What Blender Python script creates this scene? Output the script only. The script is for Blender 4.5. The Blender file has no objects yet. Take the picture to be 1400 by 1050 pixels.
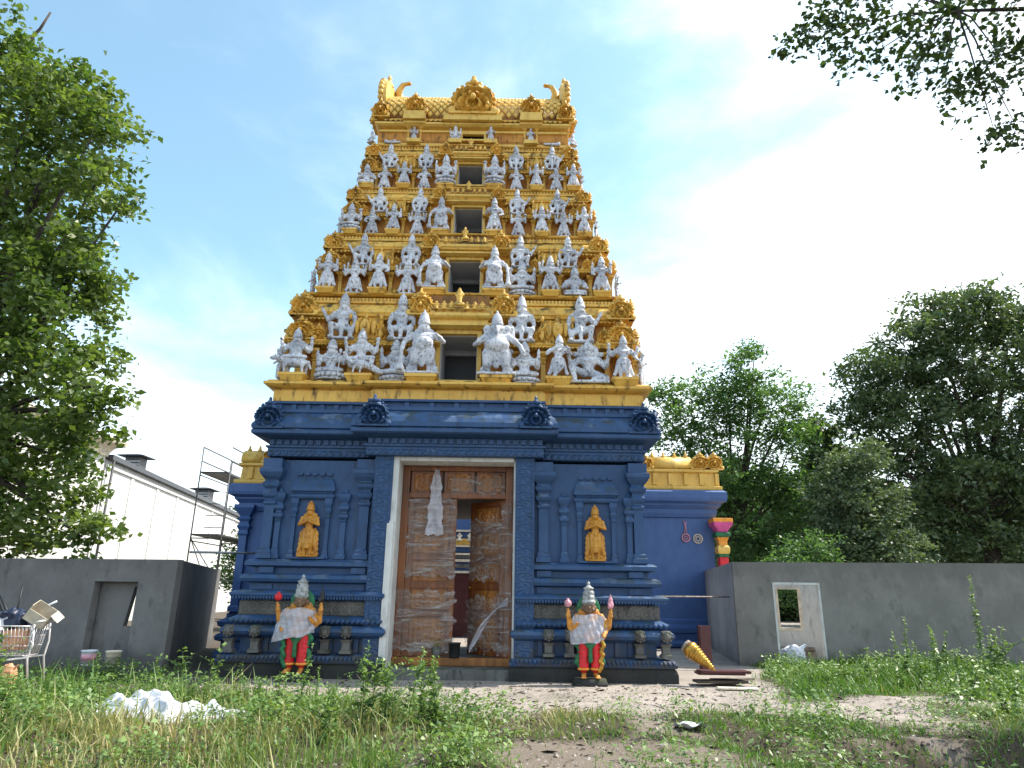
import bpy, bmesh, math, random
import numpy as np
from mathutils import Vector, Matrix
random.seed(7); RNG = np.random.default_rng(11)
S = bpy.context.scene; COL = S.collection
R = math.radians; PI = math.pi

# ------------------------------------------------------------------ camera
cam = bpy.data.cameras.new('camera'); camo = bpy.data.objects.new('camera', cam); COL.objects.link(camo)
cam.sensor_width = 36; cam.lens = 36*933/1400; cam.clip_start = 0.1; cam.clip_end = 2000
P_, RO = R(17.2), 0.015
f_ = Vector((0, math.cos(P_), math.sin(P_))); r0 = Vector((1, 0, 0)); u0 = r0.cross(f_)
r_ = math.cos(RO)*r0+math.sin(RO)*u0; u_ = math.cos(RO)*u0-math.sin(RO)*r0
M = Matrix((r_, u_, -f_)).transposed().to_4x4(); M.translation = Vector((1.2, -14.5, 1.6))
camo.matrix_world = M
S.camera = camo

# ------------------------------------------------------------------ sun and sky
SUN = Vector((0.565, 0.142, 0.813)).normalized()
sl = bpy.data.lights.new('sun', 'SUN'); sl.energy = 4.6; sl.angle = R(0.55); sl.color = (1, .93, .82)
so = bpy.data.objects.new('sun', sl); COL.objects.link(so); so.location = (30, 8, 30)
so.rotation_euler = SUN.to_track_quat('Z', 'Y').to_euler()
W = bpy.data.worlds.new('World'); S.world = W; W.use_nodes = True
nt = W.node_tree; nt.nodes.clear(); N = nt.nodes.new; L = nt.links.new
out = N('ShaderNodeOutputWorld'); bg = N('ShaderNodeBackground'); bg.inputs[1].default_value = 0.13
sky = N('ShaderNodeTexSky'); sky.sky_type = 'NISHITA'; sky.sun_disc = False
sky.sun_elevation = math.asin(SUN.z); sky.sun_rotation = math.atan2(SUN.x, SUN.y)
sky.altitude = 50; sky.air_density = 1.0; sky.dust_density = 1.0; sky.ozone_density = 1.2
tc = N('ShaderNodeTexCoord'); sep = N('ShaderNodeSeparateXYZ'); L(tc.outputs['Generated'], sep.inputs[0])
def wm(op, a, b=None, c=None, clamp=False):
    n = N('ShaderNodeMath'); n.operation = op; n.use_clamp = clamp
    for i, v in enumerate((a, b, c)):
        if v is None: continue
        if isinstance(v, (int, float)): n.inputs[i].default_value = v
        else: L(v, n.inputs[i])
    return n.outputs[0]
mp = N('ShaderNodeMapping'); L(tc.outputs['Generated'], mp.inputs[0]); mp.inputs['Scale'].default_value = (1.3, 1.3, 3.0)
mp.inputs['Rotation'].default_value = (0, R(16), R(25)); mp.inputs['Location'].default_value = (2.3, .4, .9)
n1 = N('ShaderNodeTexNoise'); n1.inputs['Scale'].default_value = 1.5; n1.inputs['Detail'].default_value = 7; n1.inputs['Roughness'].default_value = .56
n1.inputs['Distortion'].default_value = .35; L(mp.outputs[0], n1.inputs['Vector'])
# thin cloud veil: thickens towards the horizon and towards the sun's side of the sky
hor = wm('MULTIPLY', wm('SUBTRACT', .41, sep.outputs['Z']), 2.1)
side = wm('MULTIPLY', wm('ADD', sep.outputs['X'], -.15), 1.55)
fac = wm('ADD', wm('MULTIPLY', wm('SUBTRACT', n1.outputs['Fac'], .5), 1.9), wm('MAXIMUM', wm('MAXIMUM', hor, side), -.12))
fac = wm('ADD', fac, .10)
rm = N('ShaderNodeMapRange'); rm.interpolation_type = 'SMOOTHSTEP'; L(fac, rm.inputs[0])
rm.inputs[1].default_value = -.1; rm.inputs[2].default_value = .85; rm.inputs[3].default_value = .06; rm.inputs[4].default_value = 1
mx = N('ShaderNodeMix'); mx.data_type = 'RGBA'; L(rm.outputs[0], mx.inputs['Factor'])
tint = N('ShaderNodeMix'); tint.data_type = 'RGBA'; tint.blend_type = 'MULTIPLY'; tint.inputs['Factor'].default_value = 1
L(sky.outputs[0], tint.inputs['A']); tint.inputs['B'].default_value = (1.22, 1.55, 1.37, 1)
L(tint.outputs['Result'], mx.inputs['A']); mx.inputs['B'].default_value = (8.2, 8.9, 9.4, 1)
L(mx.outputs['Result'], bg.inputs[0]); L(bg.outputs[0], out.inputs[0])
S.view_settings.view_transform = 'Standard'; S.view_settings.look = 'None'; S.view_settings.gamma = 1
S.view_settings.exposure = 0.76; S.view_settings.use_curve_mapping = False

# ------------------------------------------------------------------ materials
def mat(name): 
    m = bpy.data.materials.new(name); m.use_nodes = True; m.node_tree.nodes.clear(); return m
class NT:
    def __init__(s, name):
        s.m = mat(name); s.t = s.m.node_tree; s.out = s.n('ShaderNodeOutputMaterial')
        s.geo = s.n('ShaderNodeNewGeometry'); s.pos = s.geo.outputs['Position']
    def n(s, t): return s.t.nodes.new(t)
    def l(s, a, b): s.t.links.new(a, b)
    def noise(s, scale, detail=4, rough=.55, stretch=(1, 1, 1), vec=None, loc=(0, 0, 0), dist=0):
        mp = s.n('ShaderNodeMapping'); s.l(vec or s.pos, mp.inputs[0]); mp.inputs['Scale'].default_value = stretch; mp.inputs['Location'].default_value = loc
        n = s.n('ShaderNodeTexNoise'); n.inputs['Scale'].default_value = scale; n.inputs['Detail'].default_value = detail
        n.inputs['Roughness'].default_value = rough; n.inputs['Distortion'].default_value = dist; s.l(mp.outputs[0], n.inputs['Vector']); return n.outputs['Fac']
    def ramp(s, v, lo, hi, a=0, b=1):
        r = s.n('ShaderNodeMapRange'); r.interpolation_type = 'SMOOTHSTEP'; s.l(v, r.inputs[0])
        for i, x in enumerate((lo, hi, a, b)): r.inputs[i+1].default_value = x
        return r.outputs[0]
    def math(s, op, a, b=None, clamp=False):
        n = s.n('ShaderNodeMath'); n.operation = op; n.use_clamp = clamp
        for i, v in enumerate((a, b)):
            if v is None: continue
            if isinstance(v, (int, float)): n.inputs[i].default_value = v
            else: s.l(v, n.inputs[i])
        return n.outputs[0]
    def mix(s, f, a, b):
        m = s.n('ShaderNodeMix'); m.data_type = 'RGBA'
        if isinstance(f, (int, float)): m.inputs['Factor'].default_value = f
        else: s.l(f, m.inputs['Factor'])
        for k, v in (('A', a), ('B', b)):
            if isinstance(v, tuple): m.inputs[k].default_value = v+(1,)
            else: s.l(v, m.inputs[k])
        return m.outputs['Result']
    def bsdf(s, col, rough=.6, spec=.4, bump=None, bstr=.3, bdist=.01, metal=0):
        b = s.n('ShaderNodeBsdfPrincipled'); s.b = b
        if isinstance(col, tuple): b.inputs['Base Color'].default_value = col+(1,)
        else: s.l(col, b.inputs['Base Color'])
        if isinstance(rough, (int, float)): b.inputs['Roughness'].default_value = rough
        else: s.l(rough, b.inputs['Roughness'])
        b.inputs['Specular IOR Level'].default_value = spec; b.inputs['Metallic'].default_value = metal
        if bump is not None:
            bn = s.n('ShaderNodeBump'); bn.inputs['Strength'].default_value = bstr; bn.inputs['Distance'].default_value = bdist
            s.l(bump, bn.inputs['Height']); s.l(bn.outputs[0], b.inputs['Normal'])
        s.l(b.outputs[0], s.out.inputs[0]); return b
    def up(s):
        sp = s.n('ShaderNodeSeparateXYZ'); s.l(s.geo.outputs['Normal'], sp.inputs[0]); return sp.outputs['Z']

def paint(name, base, vary, stain, amt=.5, moss=None, mossamt=.6, rough=.55, bump=.25, spec=.4, ss=9, fade=None, mud=None):
    """weathered paint: cloudy tone, vertical run-off streaks, algae settled on upward ledges"""
    t = NT(name)
    c = t.mix(t.ramp(t.noise(2.2, 5), .35, .68), base, vary)
    st = t.math('MULTIPLY', t.ramp(t.noise(ss, 6, .62, (1, 1, .3 if ss < 15 else .7)), .5, .72), amt)
    c = t.mix(st, c, stain)
    if moss:
        ms = t.math('MULTIPLY', t.ramp(t.noise(3.1, 6, .65, (1, 1, 1.6), loc=(4, 2, 7)), .45, .62), t.ramp(t.up(), .0, .6))
        c = t.mix(t.math('MULTIPLY', ms, mossamt), c, moss)
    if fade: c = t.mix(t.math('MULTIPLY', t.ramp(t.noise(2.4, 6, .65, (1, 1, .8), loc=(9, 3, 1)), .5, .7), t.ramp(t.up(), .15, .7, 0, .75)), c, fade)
    if mud:
        sp = t.n('ShaderNodeSeparateXYZ'); t.l(t.pos, sp.inputs[0])
        c = t.mix(t.math('MULTIPLY', t.ramp(t.math('SUBTRACT', t.math('MULTIPLY', t.noise(4.2, 7, .68), 2.6), t.math('ADD', t.math('MULTIPLY', sp.outputs['Z'], .9), .35)), .2, .9), .8), c, mud)
    t.bsdf(c, rough, spec, t.noise(55, 4), bump, .008); return t.m
def plain(name, col, rough=.6, vary=.18, scale=6, bump=.2, spec=.4, metal=0):
    t = NT(name); d = tuple(x*(1-vary) for x in col); e = tuple(min(1, x*(1+vary)) for x in col)
    t.bsdf(t.mix(t.ramp(t.noise(scale, 5), .3, .7), d, e), rough, spec, t.noise(scale*8, 4), bump, .006, metal); return t.m

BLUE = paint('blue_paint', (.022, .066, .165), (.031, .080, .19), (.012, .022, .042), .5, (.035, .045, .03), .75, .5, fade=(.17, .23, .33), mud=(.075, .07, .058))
BLUE2 = paint('annex_blue_paint', (.055, .12, .30), (.065, .135, .33), (.035, .07, .17), .35, None, 0, .55)
GOLD = paint('golden_yellow_paint', (.80, .49, .10), (.70, .39, .065), (.12, .055, .014), .95, (.03, .036, .016), 1.0, .5, ss=7)
GOLDD = paint('shaded_recess_gold', (.60, .27, .04), (.46, .18, .028), (.06, .03, .010), .95, (.03, .036, .016), .9, .6, ss=11)  # darker gold and heavier staining put the recess shade into the colour
ROOFB = paint('stained_roof_base', (.30, .13, .025), (.16, .08, .02), (.03, .03, .015), .7, (.03, .04, .02), .9, .6)
HEADC = plain('weathered_dark_face', (.17, .10, .06), .55, .4, 20)
GOLDL = paint('bright_yellow_paint', (.80, .53, .13), (.72, .45, .09), (.26, .14, .03), .5, (.09, .09, .03), .5, .5)
WHITE = paint('white_limewash', (.73, .735, .78), (.44, .45, .50), (.028, .03, .034), .97, (.09, .10, .085), .5, .7, .5, .3, ss=19)
STONE = paint('grey_weathered_stone', (.15, .145, .135), (.10, .098, .095), (.03, .03, .027), .85, (.05, .06, .03), .8, .85)
DARKST = paint('dark_damp_plinth', (.034, .034, .033), (.022, .023, .022), (.012, .013, .012), .7, (.03, .04, .015), .8, .85)
PLAST = paint('white_plaster', (.66, .66, .64), (.56, .56, .54), (.2, .2, .19), .5, None, 0, .8)
INTER = paint('grey_interior_plaster', (.50, .50, .52), (.43, .43, .45), (.18, .18, .18), .3, None, 0, .85)
WHB = paint('white_render_wall', (.66, .66, .65), (.60, .60, .59), (.45, .45, .44), .3, None, 0, .8)
ROOFM = plain('dark_roof_metal', (.06, .062, .07), .45)
BLACK = plain('black_plastic', (.014, .015, .017), .45)
STEEL = plain('galvanised_steel', (.30, .31, .32), .45, metal=.7)
SCAF = plain('scaffold_tube', (.09, .095, .10), .5, metal=.3)
WIRE = plain('cart_wire', (.62, .60, .60), .35, metal=.3)
SKING = plain('ochre_skin_paint', (.56, .24, .045), .5, .3, 9)
RED = plain('red_paint', (.62, .02, .03), .5, .2)
GREEN = plain('green_paint', (.015, .14, .055), .5, .3)
PINK = plain('pink_paint', (.68, .10, .32), .5, .2)
PALEP = plain('pale_pink_paint', (.62, .28, .34), .5, .25, 14)
ORANGE = plain('orange_paint', (.80, .32, .04), .5)
CREAM = plain('cream_paint', (.70, .62, .50), .6)
GREYC = plain('grey_crown_paint', (.30, .31, .31), .5, .5, 18)
MAROON = plain('maroon_board', (.06, .012, .014), .5)
PLYW = plain('weathered_plank', (.24, .20, .165), .8, .35, 7)
REDBR = plain('red_brick_plain', (.30, .10, .06), .85)
FABR = plain('white_sack_fabric', (.62, .63, .68), .6, .2)
ORBAG = plain('orange_printed_sack', (.62, .30, .17), .65, .3)
BLUEBAG = plain('blue_plastic_bag', (.018, .026, .06), .4)
DARKW = plain('dark_old_wood', (.06, .045, .035), .8, .4, 9)
CARD = plain('cardboard', (.46, .41, .33), .8)
BARK = plain('bark', (.055, .045, .036), .9, .4, 5, .8)
KALAS = plain('gilded_metal', (.46, .25, .045), .36, .35, 12, .2, .5, .75)

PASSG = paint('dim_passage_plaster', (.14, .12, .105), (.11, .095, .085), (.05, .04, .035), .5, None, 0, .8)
def concrete(name, a, b, k):
    t = NT(name); c = t.mix(t.ramp(t.noise(.9, 6, .6), .36, .66), a, b)
    c = t.mix(t.math('MULTIPLY', t.ramp(t.noise(2.6, 6, .65, (1, 1, .6), loc=(3, 1, 2)), .52, .72), .65), c, k)
    c = t.mix(t.math('MULTIPLY', t.ramp(t.noise(14, 3, .5, (1, 1, .35)), .62, .75), .3), c, tuple(x*1.5 for x in a))
    sp = t.n('ShaderNodeSeparateXYZ'); t.l(t.pos, sp.inputs[0])
    c = t.mix(t.math('MULTIPLY', t.ramp(t.math('SUBTRACT', t.math('MULTIPLY', t.noise(2.2, 7, .68, loc=(5, 5, 5)), 1.7), t.math('ADD', sp.outputs['Z'], .25)), .0, .6), .7), c, tuple(x*.5 for x in a))
    c = t.mix(t.math('MULTIPLY', t.ramp(t.math('SUBTRACT', t.math('ADD', t.math('MULTIPLY', t.noise(3.2, 6, .65, (1, 1, .35), loc=(1, 8, 3)), 1.5), sp.outputs['Z']), 2.75), .0, .35), .55), c, tuple(x*.6 for x in a))
    t.bsdf(c, .9, .25, t.math('ADD', t.noise(7, 5), t.noise(60, 3)), .35, .012); return t.m
CONC = concrete('grey_cement_render', (.255, .24, .225), (.19, .18, .168), (.105, .10, .092))
CONCL = concrete('skylit_side_render', (.34, .34, .345), (.29, .29, .295), (.2, .2, .2))  # paler copy of the cement render, skylight on the side wall painted in
CONCD = concrete('dark_cement_render', (.19, .184, .18), (.142, .138, .135), (.065, .064, .062))

def wood(name, a, b):
    t = NT(name); g = t.noise(7, 6, .6, (1, 1, .08), dist=.8)
    c = t.mix(t.ramp(g, .35, .65), a, b); c = t.mix(t.ramp(t.noise(1.7, 4), .45, .75, 0, .6), c, tuple(x*.4 for x in a))
    t.bsdf(c, .42, .5, g, .2, .006); return t.m
WOOD = wood('varnished_door_wood', (.125, .034, .009), (.235, .078, .018))
WOOD2 = wood('golden_carved_wood', (.20, .068, .012), (.36, .14, .025))

def film(name, base, lo, hi, a, b):
    """cling film / polythene: mostly clear, milky and glossy along the folds"""
    t = NT(name); d = t.n('ShaderNodeBsdfPrincipled'); d.inputs['Base Color'].default_value = base+(1,); d.inputs['Roughness'].default_value = .28
    tr = t.n('ShaderNodeBsdfTransparent'); ms = t.n('ShaderNodeMixShader')
    g = t.noise(2.3, 5, .58, (.55, 1, 3.6), dist=1.6)
    bn = t.n('ShaderNodeBump'); bn.inputs['Strength'].default_value = .7; bn.inputs['Distance'].default_value = .03; t.l(g, bn.inputs['Height']); t.l(bn.outputs[0], d.inputs['Normal'])
    t.l(t.ramp(g, lo, hi, a, b), ms.inputs[0]); t.l(tr.outputs[0], ms.inputs[1]); t.l(d.outputs[0], ms.inputs[2]); t.l(ms.outputs[0], t.out.inputs[0]); return t.m
FILM = film('clear_wrapping_film', (.36, .325, .31), .43, .76, .17, .86)
POLY = film('milky_polythene', (.50, .485, .535), .25, .8, .56, .94)

def leafmat(name, a, b, tr=.3, rough=.5):
    t = NT(name); at = t.n('ShaderNodeAttribute'); at.attribute_name = 'tone'
    c = t.mix(at.outputs['Fac'], a, b)
    d = t.bsdf(c, rough, .45); tl = t.n('ShaderNodeBsdfTranslucent'); ms = t.n('ShaderNodeMixShader'); ms.inputs[0].default_value = tr
    k = t.n('ShaderNodeMix'); k.data_type = 'RGBA'; k.blend_type = 'MULTIPLY'; k.inputs['Factor'].default_value = 1; t.l(c, k.inputs['A']); k.inputs['B'].default_value = (1.5, 1.6, .6, 1)
    t.l(k.outputs['Result'], tl.inputs[0]); t.l(d.outputs[0], ms.inputs[1]); t.l(tl.outputs[0], ms.inputs[2]); t.l(ms.outputs[0], t.out.inputs[0]); return t.m
LEAFL = leafmat('maple_leaf', (.055, .105, .028), (.17, .225, .07), .4, .4)
LEAFA = leafmat('locust_leaf', (.045, .105, .04), (.12, .21, .075), .4)
LEAFB = leafmat('chestnut_leaf', (.042, .078, .036), (.11, .155, .07), .3, .40)
LEAFC = leafmat('linden_leaf', (.022, .042, .016), (.06, .10, .025), .22)
LEAFD = leafmat('shrub_leaf', (.045, .082, .045), (.15, .20, .12))
GRASS = leafmat('grass_blade', (.10, .20, .035), (.44, .36, .20), .24, .5)
WEED = leafmat('weed_leaf', (.055, .125, .035), (.23, .33, .10), .26, .45)

def soil():
    t = NT('trodden_soil')
    c = t.mix(t.ramp(t.noise(1.1, 6, .6), .35, .68), (.44, .385, .34), (.33, .285, .25))
    c = t.mix(t.ramp(t.noise(9, 6, .7), .52, .72, 0, .6), c, (.17, .14, .12))
    c = t.mix(t.ramp(t.noise(38, 3, .6), .6, .72, 0, .7), c, (.42, .37, .32))
    g = t.math('MULTIPLY', t.ramp(t.noise(.55, 6, .65, loc=(2, 5, 0)), .54, .7), .35)
    c = t.mix(g, c, (.10, .105, .045))
    sp = t.n('ShaderNodeSeparateXYZ'); t.l(t.pos, sp.inputs[0])
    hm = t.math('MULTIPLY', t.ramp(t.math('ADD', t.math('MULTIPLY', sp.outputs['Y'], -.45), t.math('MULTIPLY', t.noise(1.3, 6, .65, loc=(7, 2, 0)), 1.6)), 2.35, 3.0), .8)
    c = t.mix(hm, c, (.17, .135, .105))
    ga = t.n('ShaderNodeAttribute'); ga.attribute_name = 'growth_shade'; c = t.mix(t.math('MULTIPLY', t.ramp(t.math('ADD', ga.outputs['Fac'], t.math('MULTIPLY', t.math('SUBTRACT', t.noise(3, 6, .7), .5), .9)), .1, .7), .85), c, (.065, .052, .036))  # dark soil under dense grass, and the painted shade strip at left
    t.bsdf(c, .95, .15, t.math('ADD', t.noise(14, 6, .7), t.noise(60, 3)), .9, .03); return t.m
SOIL = soil()

# ------------------------------------------------------------------ mesh helpers
def link(name, me, m=None, parent=None, loc=None, rz=0, scale=None):
    o = bpy.data.objects.new(name, me); COL.objects.link(o)
    if m is not None and me is not None and not me.materials: me.materials.append(m)
    if parent: o.parent = parent
    if loc is not None: o.location = loc
    if rz: o.rotation_euler = (0, 0, rz)
    if scale is not None: o.scale = scale if hasattr(scale, '__len__') else (scale,)*3
    return o
def tag(o, label=None, cat=None, group=None, kind=None):
    for k, v in (('label', label), ('category', cat), ('group', group), ('kind', kind)):
        if v: o[k] = v
    return o
def empty(name, loc=(0, 0, 0), rz=0, label=None, cat=None, group=None):
    o = bpy.data.objects.new(name, None); COL.objects.link(o); o.location = loc; o.rotation_euler = (0, 0, rz); o.empty_display_size = .2
    return tag(o, label, cat, group)

class MB:
    def __init__(s): s.v = []; s.f = []
    def add(s, v, f):
        k = len(s.v); s.v += [tuple(p) for p in v]; s.f += [tuple(i+k for i in q) for q in f]; return s
    def box(s, x0, x1, y0, y1, z0, z1, tx=0, ty=0):
        """box; tx, ty widen (or narrow) the bottom against the top"""
        return s.add([(x0-tx, y0-ty, z0), (x1+tx, y0-ty, z0), (x1+tx, y1+ty, z0), (x0-tx, y1+ty, z0), (x0, y0, z1), (x1, y0, z1), (x1, y1, z1), (x0, y1, z1)],
              [(3, 2, 1, 0), (4, 5, 6, 7), (0, 1, 5, 4), (1, 2, 6, 5), (2, 3, 7, 6), (3, 0, 4, 7)])
    def tube(s, pts, rad, n=8):
        pts = [Vector(p) for p in pts]; 
        if not hasattr(rad, '__len__'): rad = [rad]*len(pts)
        vs, fs = [], []; ref = None
        for i, p in enumerate(pts):
            d = (pts[min(i+1, len(pts)-1)]-pts[max(i-1, 0)]).normalized()
            if ref is None: ref = d.orthogonal().normalized()
            a = (ref-d*ref.dot(d)); a = a.normalized() if a.length > 1e-5 else d.orthogonal().normalized(); ref = a; b = d.cross(a)
            for k in range(n): t = 2*PI*k/n; vs.append(p+(a*math.cos(t)+b*math.sin(t))*rad[i])
        for i in range(len(pts)-1):
            for k in range(n): fs.append((i*n+k, i*n+(k+1) % n, (i+1)*n+(k+1) % n, (i+1)*n+k))
        fs.append(tuple(range(n))[::-1]); fs.append(tuple((len(pts)-1)*n+k for k in range(n))); return s.add(vs, fs)
    def lathe(s, prof, n=16, c=(0, 0, 0), sq=1):
        vs, fs = [], []
        for r, z in prof:
            for k in range(n): t = 2*PI*(k+.5)/n; vs.append((c[0]+r*math.cos(t), c[1]+r*math.sin(t)*sq, c[2]+z))
        for i in range(len(prof)-1):
            for k in range(n): fs.append((i*n+k, i*n+(k+1) % n, (i+1)*n+(k+1) % n, (i+1)*n+k))
        fs.append(tuple(range(n))[::-1]); fs.append(tuple((len(prof)-1)*n+k for k in range(n))); return s.add(vs, fs)
    def sqlathe(s, prof, x, y, z=0):
        """square-plan turned moulding"""
        vs, fs = [], []
        for r, h in prof: vs += [(x-r, y-r, z+h), (x+r, y-r, z+h), (x+r, y+r, z+h), (x-r, y+r, z+h)]
        for i in range(len(prof)-1):
            for k in range(4): fs.append((i*4+k, i*4+(k+1) % 4, (i+1)*4+(k+1) % 4, (i+1)*4+k))
        fs.append((3, 2, 1, 0)); fs.append(tuple((len(prof)-1)*4+k for k in range(4))); return s.add(vs, fs)
    def ell(s, c, r, n=12, m=8, rot=None):
        r = (r,)*3 if not hasattr(r, '__len__') else r
        vs = []; c = Vector(c)
        for i in range(1, m):
            ph = PI*i/m
            for k in range(n):
                t = 2*PI*k/n; p = Vector((r[0]*math.sin(ph)*math.cos(t), r[1]*math.sin(ph)*math.sin(t), -r[2]*math.cos(ph)))
                vs.append(c+(rot @ p if rot else p))
        a = Vector((0, 0, -r[2])); b = Vector((0, 0, r[2])); vs += [c+(rot @ a if rot else a), c+(rot @ b if rot else b)]
        lo, hi = len(vs)-2, len(vs)-1; fs = []
        for i in range(m-2):
            for k in range(n): fs.append((i*n+k, i*n+(k+1) % n, (i+1)*n+(k+1) % n, (i+1)*n+k))
        for k in range(n): fs.append((lo, (k+1) % n, k)); fs.append((hi, (m-2)*n+k, (m-2)*n+(k+1) % n))
        return s.add(vs, fs)
    def cap(s, a, b, r0, r1, n=10):
        a, b = Vector(a), Vector(b); d = b-a; L_ = max(d.length, 1e-4); d = d/L_
        pts, rad = [], []
        for t in (.05, .3, .6, .85, 1): an = PI/2*t; pts.append(a-d*r0*math.cos(an)); rad.append(r0*math.sin(an))
        for t in (1, .85, .6, .3, .05): an = PI/2*t; pts.append(b+d*r1*math.cos(an)); rad.append(r1*math.sin(an))
        return s.tube(pts, rad, n)
    def prism(s, poly, y0, y1):
        n = len(poly); vs = [(x, y0, z) for x, z in poly]+[(x, y1, z) for x, z in poly]
        return s.add(vs, [tuple(range(n)), tuple(range(n, 2*n))[::-1]]+[(k, k+n, (k+1) % n+n, (k+1) % n) for k in range(n)])
    def sweep(s, plan, prof):
        """moulding: profile (outward offset, z) carried round a closed CCW plan with mitred corners"""
        n = len(plan); P = [Vector(p) for p in plan]; mit = []
        for i in range(n):
            e0 = (P[i]-P[i-1]).normalized(); e1 = (P[(i+1) % n]-P[i]).normalized()
            n0 = Vector((e0.y, -e0.x)); n1_ = Vector((e1.y, -e1.x)); b = n0+n1_; mit.append(b/max(.3, (1+n0.dot(n1_))))
        vs = []
        for o, z in prof:
            for i in range(n): q = P[i]+mit[i]*o; vs.append((q.x, q.y, z))
        fs = []
        for j in range(len(prof)-1):
            for i in range(n): fs.append((j*n+i, j*n+(i+1) % n, (j+1)*n+(i+1) % n, (j+1)*n+i))
        fs.append(tuple(range(n))[::-1]); fs.append(tuple((len(prof)-1)*n+i for i in range(n))); return s.add(vs, fs)
    def mesh(s, name, smooth=False):
        me = bpy.data.meshes.new(name); me.from_pydata(s.v, [], s.f); me.validate(clean_customdata=False)
        if smooth: me.polygons.foreach_set('use_smooth', [True]*len(me.polygons))
        return me
    def build(s, name, m, parent=None, smooth=False, loc=None, rz=0, scale=None, bevel=0):
        o = link(name, s.mesh(name, smooth), m, parent, loc, rz, scale)
        if bevel: b = o.modifiers.new('bevel', 'BEVEL'); b.width = bevel; b.segments = 2; b.limit_method = 'ANGLE'; b.angle_limit = R(40)
        return o
def remesh(mb, voxel, name, smooth=2):
    me = mb.mesh(name); o = bpy.data.objects.new(name, me); COL.objects.link(o)
    md = o.modifiers.new('r', 'REMESH'); md.mode = 'VOXEL'; md.voxel_size = voxel; md.use_smooth_shade = True
    if smooth: sm = o.modifiers.new('s', 'SMOOTH'); sm.iterations = smooth; sm.factor = .4
    dg = bpy.context.evaluated_depsgraph_get(); dg.update()
    res = bpy.data.meshes.new_from_object(o.evaluated_get(dg)); res.name = name
    bpy.data.objects.remove(o); bpy.data.meshes.remove(me); return res
def quads(name, V, tone=None, m=None):
    """n separate quads from an (n,4,3) array, with a per-quad tone attribute"""
    n = len(V); me = bpy.data.meshes.new(name); me.vertices.add(n*4); me.vertices.foreach_set('co', V.astype(np.float32).ravel())
    me.loops.add(n*4); me.loops.foreach_set('vertex_index', np.arange(n*4, dtype=np.int32)); me.polygons.add(n)
    me.polygons.foreach_set('loop_start', np.arange(0, n*4, 4, dtype=np.int32)); me.polygons.foreach_set('loop_total', np.full(n, 4, dtype=np.int32))
    me.update(calc_edges=True)
    if tone is not None:
        a = me.attributes.new('tone', 'FLOAT', 'FACE'); a.data.foreach_set('value', tone.astype(np.float32))
    if m: me.materials.append(m)
    return me

CROWN2 = [(.066, -.03), (.082, 0), (.085, .008), (.085, .030), (.070, .036), (.075, .05), (.073, .088), (.064, .094), (.069, .104), (.067, .138), (.055, .144), (.052, .160), (.063, .166), (.063, .182), (.036, .192), (.032, .205), (.013, .212), (.022, .226), (.018, .242), (.004, .258)]
def ring(mb, c, rx, ry, n, r):
    for k in range(n): t = 2*PI*k/n; mb.ell((c[0]+rx*math.cos(t), c[1]+ry*math.sin(t), c[2]), r, 6, 5)

# ------------------------------------------------------------------ ground
def smooth01(t): t = np.clip(t, 0, 1); return t*t*(3-2*t)
def gz(x, y):
    x = np.asarray(x, float); y = np.asarray(y, float)
    h = .030*np.sin(x*1.3+.7*y)+.025*np.sin(2.3*y-.8*x+1)+.018*np.sin(3.7*x+2.9*y)+.02*np.sin(.6*x-1.1*y+2)
    h = h*smooth01((-.9-y)/1.2+(np.abs(x)-5.2).clip(0, 3))          # levelled strip by the gate
    h = h+.12*smooth01((x-5.5)/4)*smooth01((y+4)/4)                # bank up to the right hut
    h = h-.36*smooth01((x-3.2)/2.2)*smooth01((-5.15-y+.12*np.sin(2.1*x)+.08*np.sin(5.3*x))/.5)          # low scarp in the right foreground
    h = h+.12*smooth01((-1.5-x)/3)*smooth01((-2.2-y)/1.5)
    return h
def nz2(x, y, s, seed):
    r = np.random.default_rng(seed); v = 0
    for k in range(7): a = r.uniform(0, 6.28); f = s*r.uniform(.6, 2.2); v = v+np.sin((x*math.cos(a)+y*math.sin(a))*f+r.uniform(0, 6.28))
    return v/7*1.6
def dens(x, y):
    n = nz2(x, y, 1.6, 1); n2 = nz2(x, y, 4.5, 2)
    left = smooth01((.45+.25*n-x)/.7)*smooth01((-2.35-y+.35*n)/.8)*(.35+.65*smooth01((-2.9-y)/.8))
    mid = smooth01((x-.1)/.5)*smooth01((-3.7-y+.5*n)/.7)*smooth01(.9+.8*n+.5*n2)*.95
    gravel = 1-.95*smooth01(1.3-((x-2.3)/1.6)**2-((y+6.4)/1.1)**2)
    right = smooth01((x-5.9-.25*(y+1)+.4*n)/.8)*smooth01((y+2.6-.1*(x-8)+.5*n)/.9)*smooth01((3.6-.205*(x-6.9)-y)/.1)
    edge = smooth01((x-7.0+.5*n)/1.0)*smooth01((-2.2-y)/1)*.8
    hut = smooth01((-4.9-x)/.5)*smooth01((y+1.6)/.8)*smooth01((.35-y)/.2)*.5
    clear = smooth01((((x+3.2)/1.05)**2+((y+4.8)/.42)**2-.75)/.5)*smooth01((((x+6.4)/.55)**2+((y+3.6)/.45)**2-.6)/.6)   # flattened under the tarpaulin and by the cart
    return np.clip(np.maximum.reduce([left*clear, mid*gravel, right, edge*gravel, hut]), 0, 1), left, right
def axis(core, far):
    return np.concatenate([-np.geomspace(far, abs(core[0])+1, 14), core, np.geomspace(core[-1]+1, far, 14)])
gx = axis(np.arange(-18, 20.01, .16), 500); gy = axis(np.arange(-14, 13, .16), 500)
X, Y = np.meshgrid(gx, gy); Z = gz(X, Y); nx, ny = len(gx), len(gy)
me = bpy.data.meshes.new('ground'); idx = np.arange(nx*ny).reshape(ny, nx)
F = np.stack([idx[:-1, :-1], idx[:-1, 1:], idx[1:, 1:], idx[1:, :-1]], -1).reshape(-1, 4)
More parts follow.
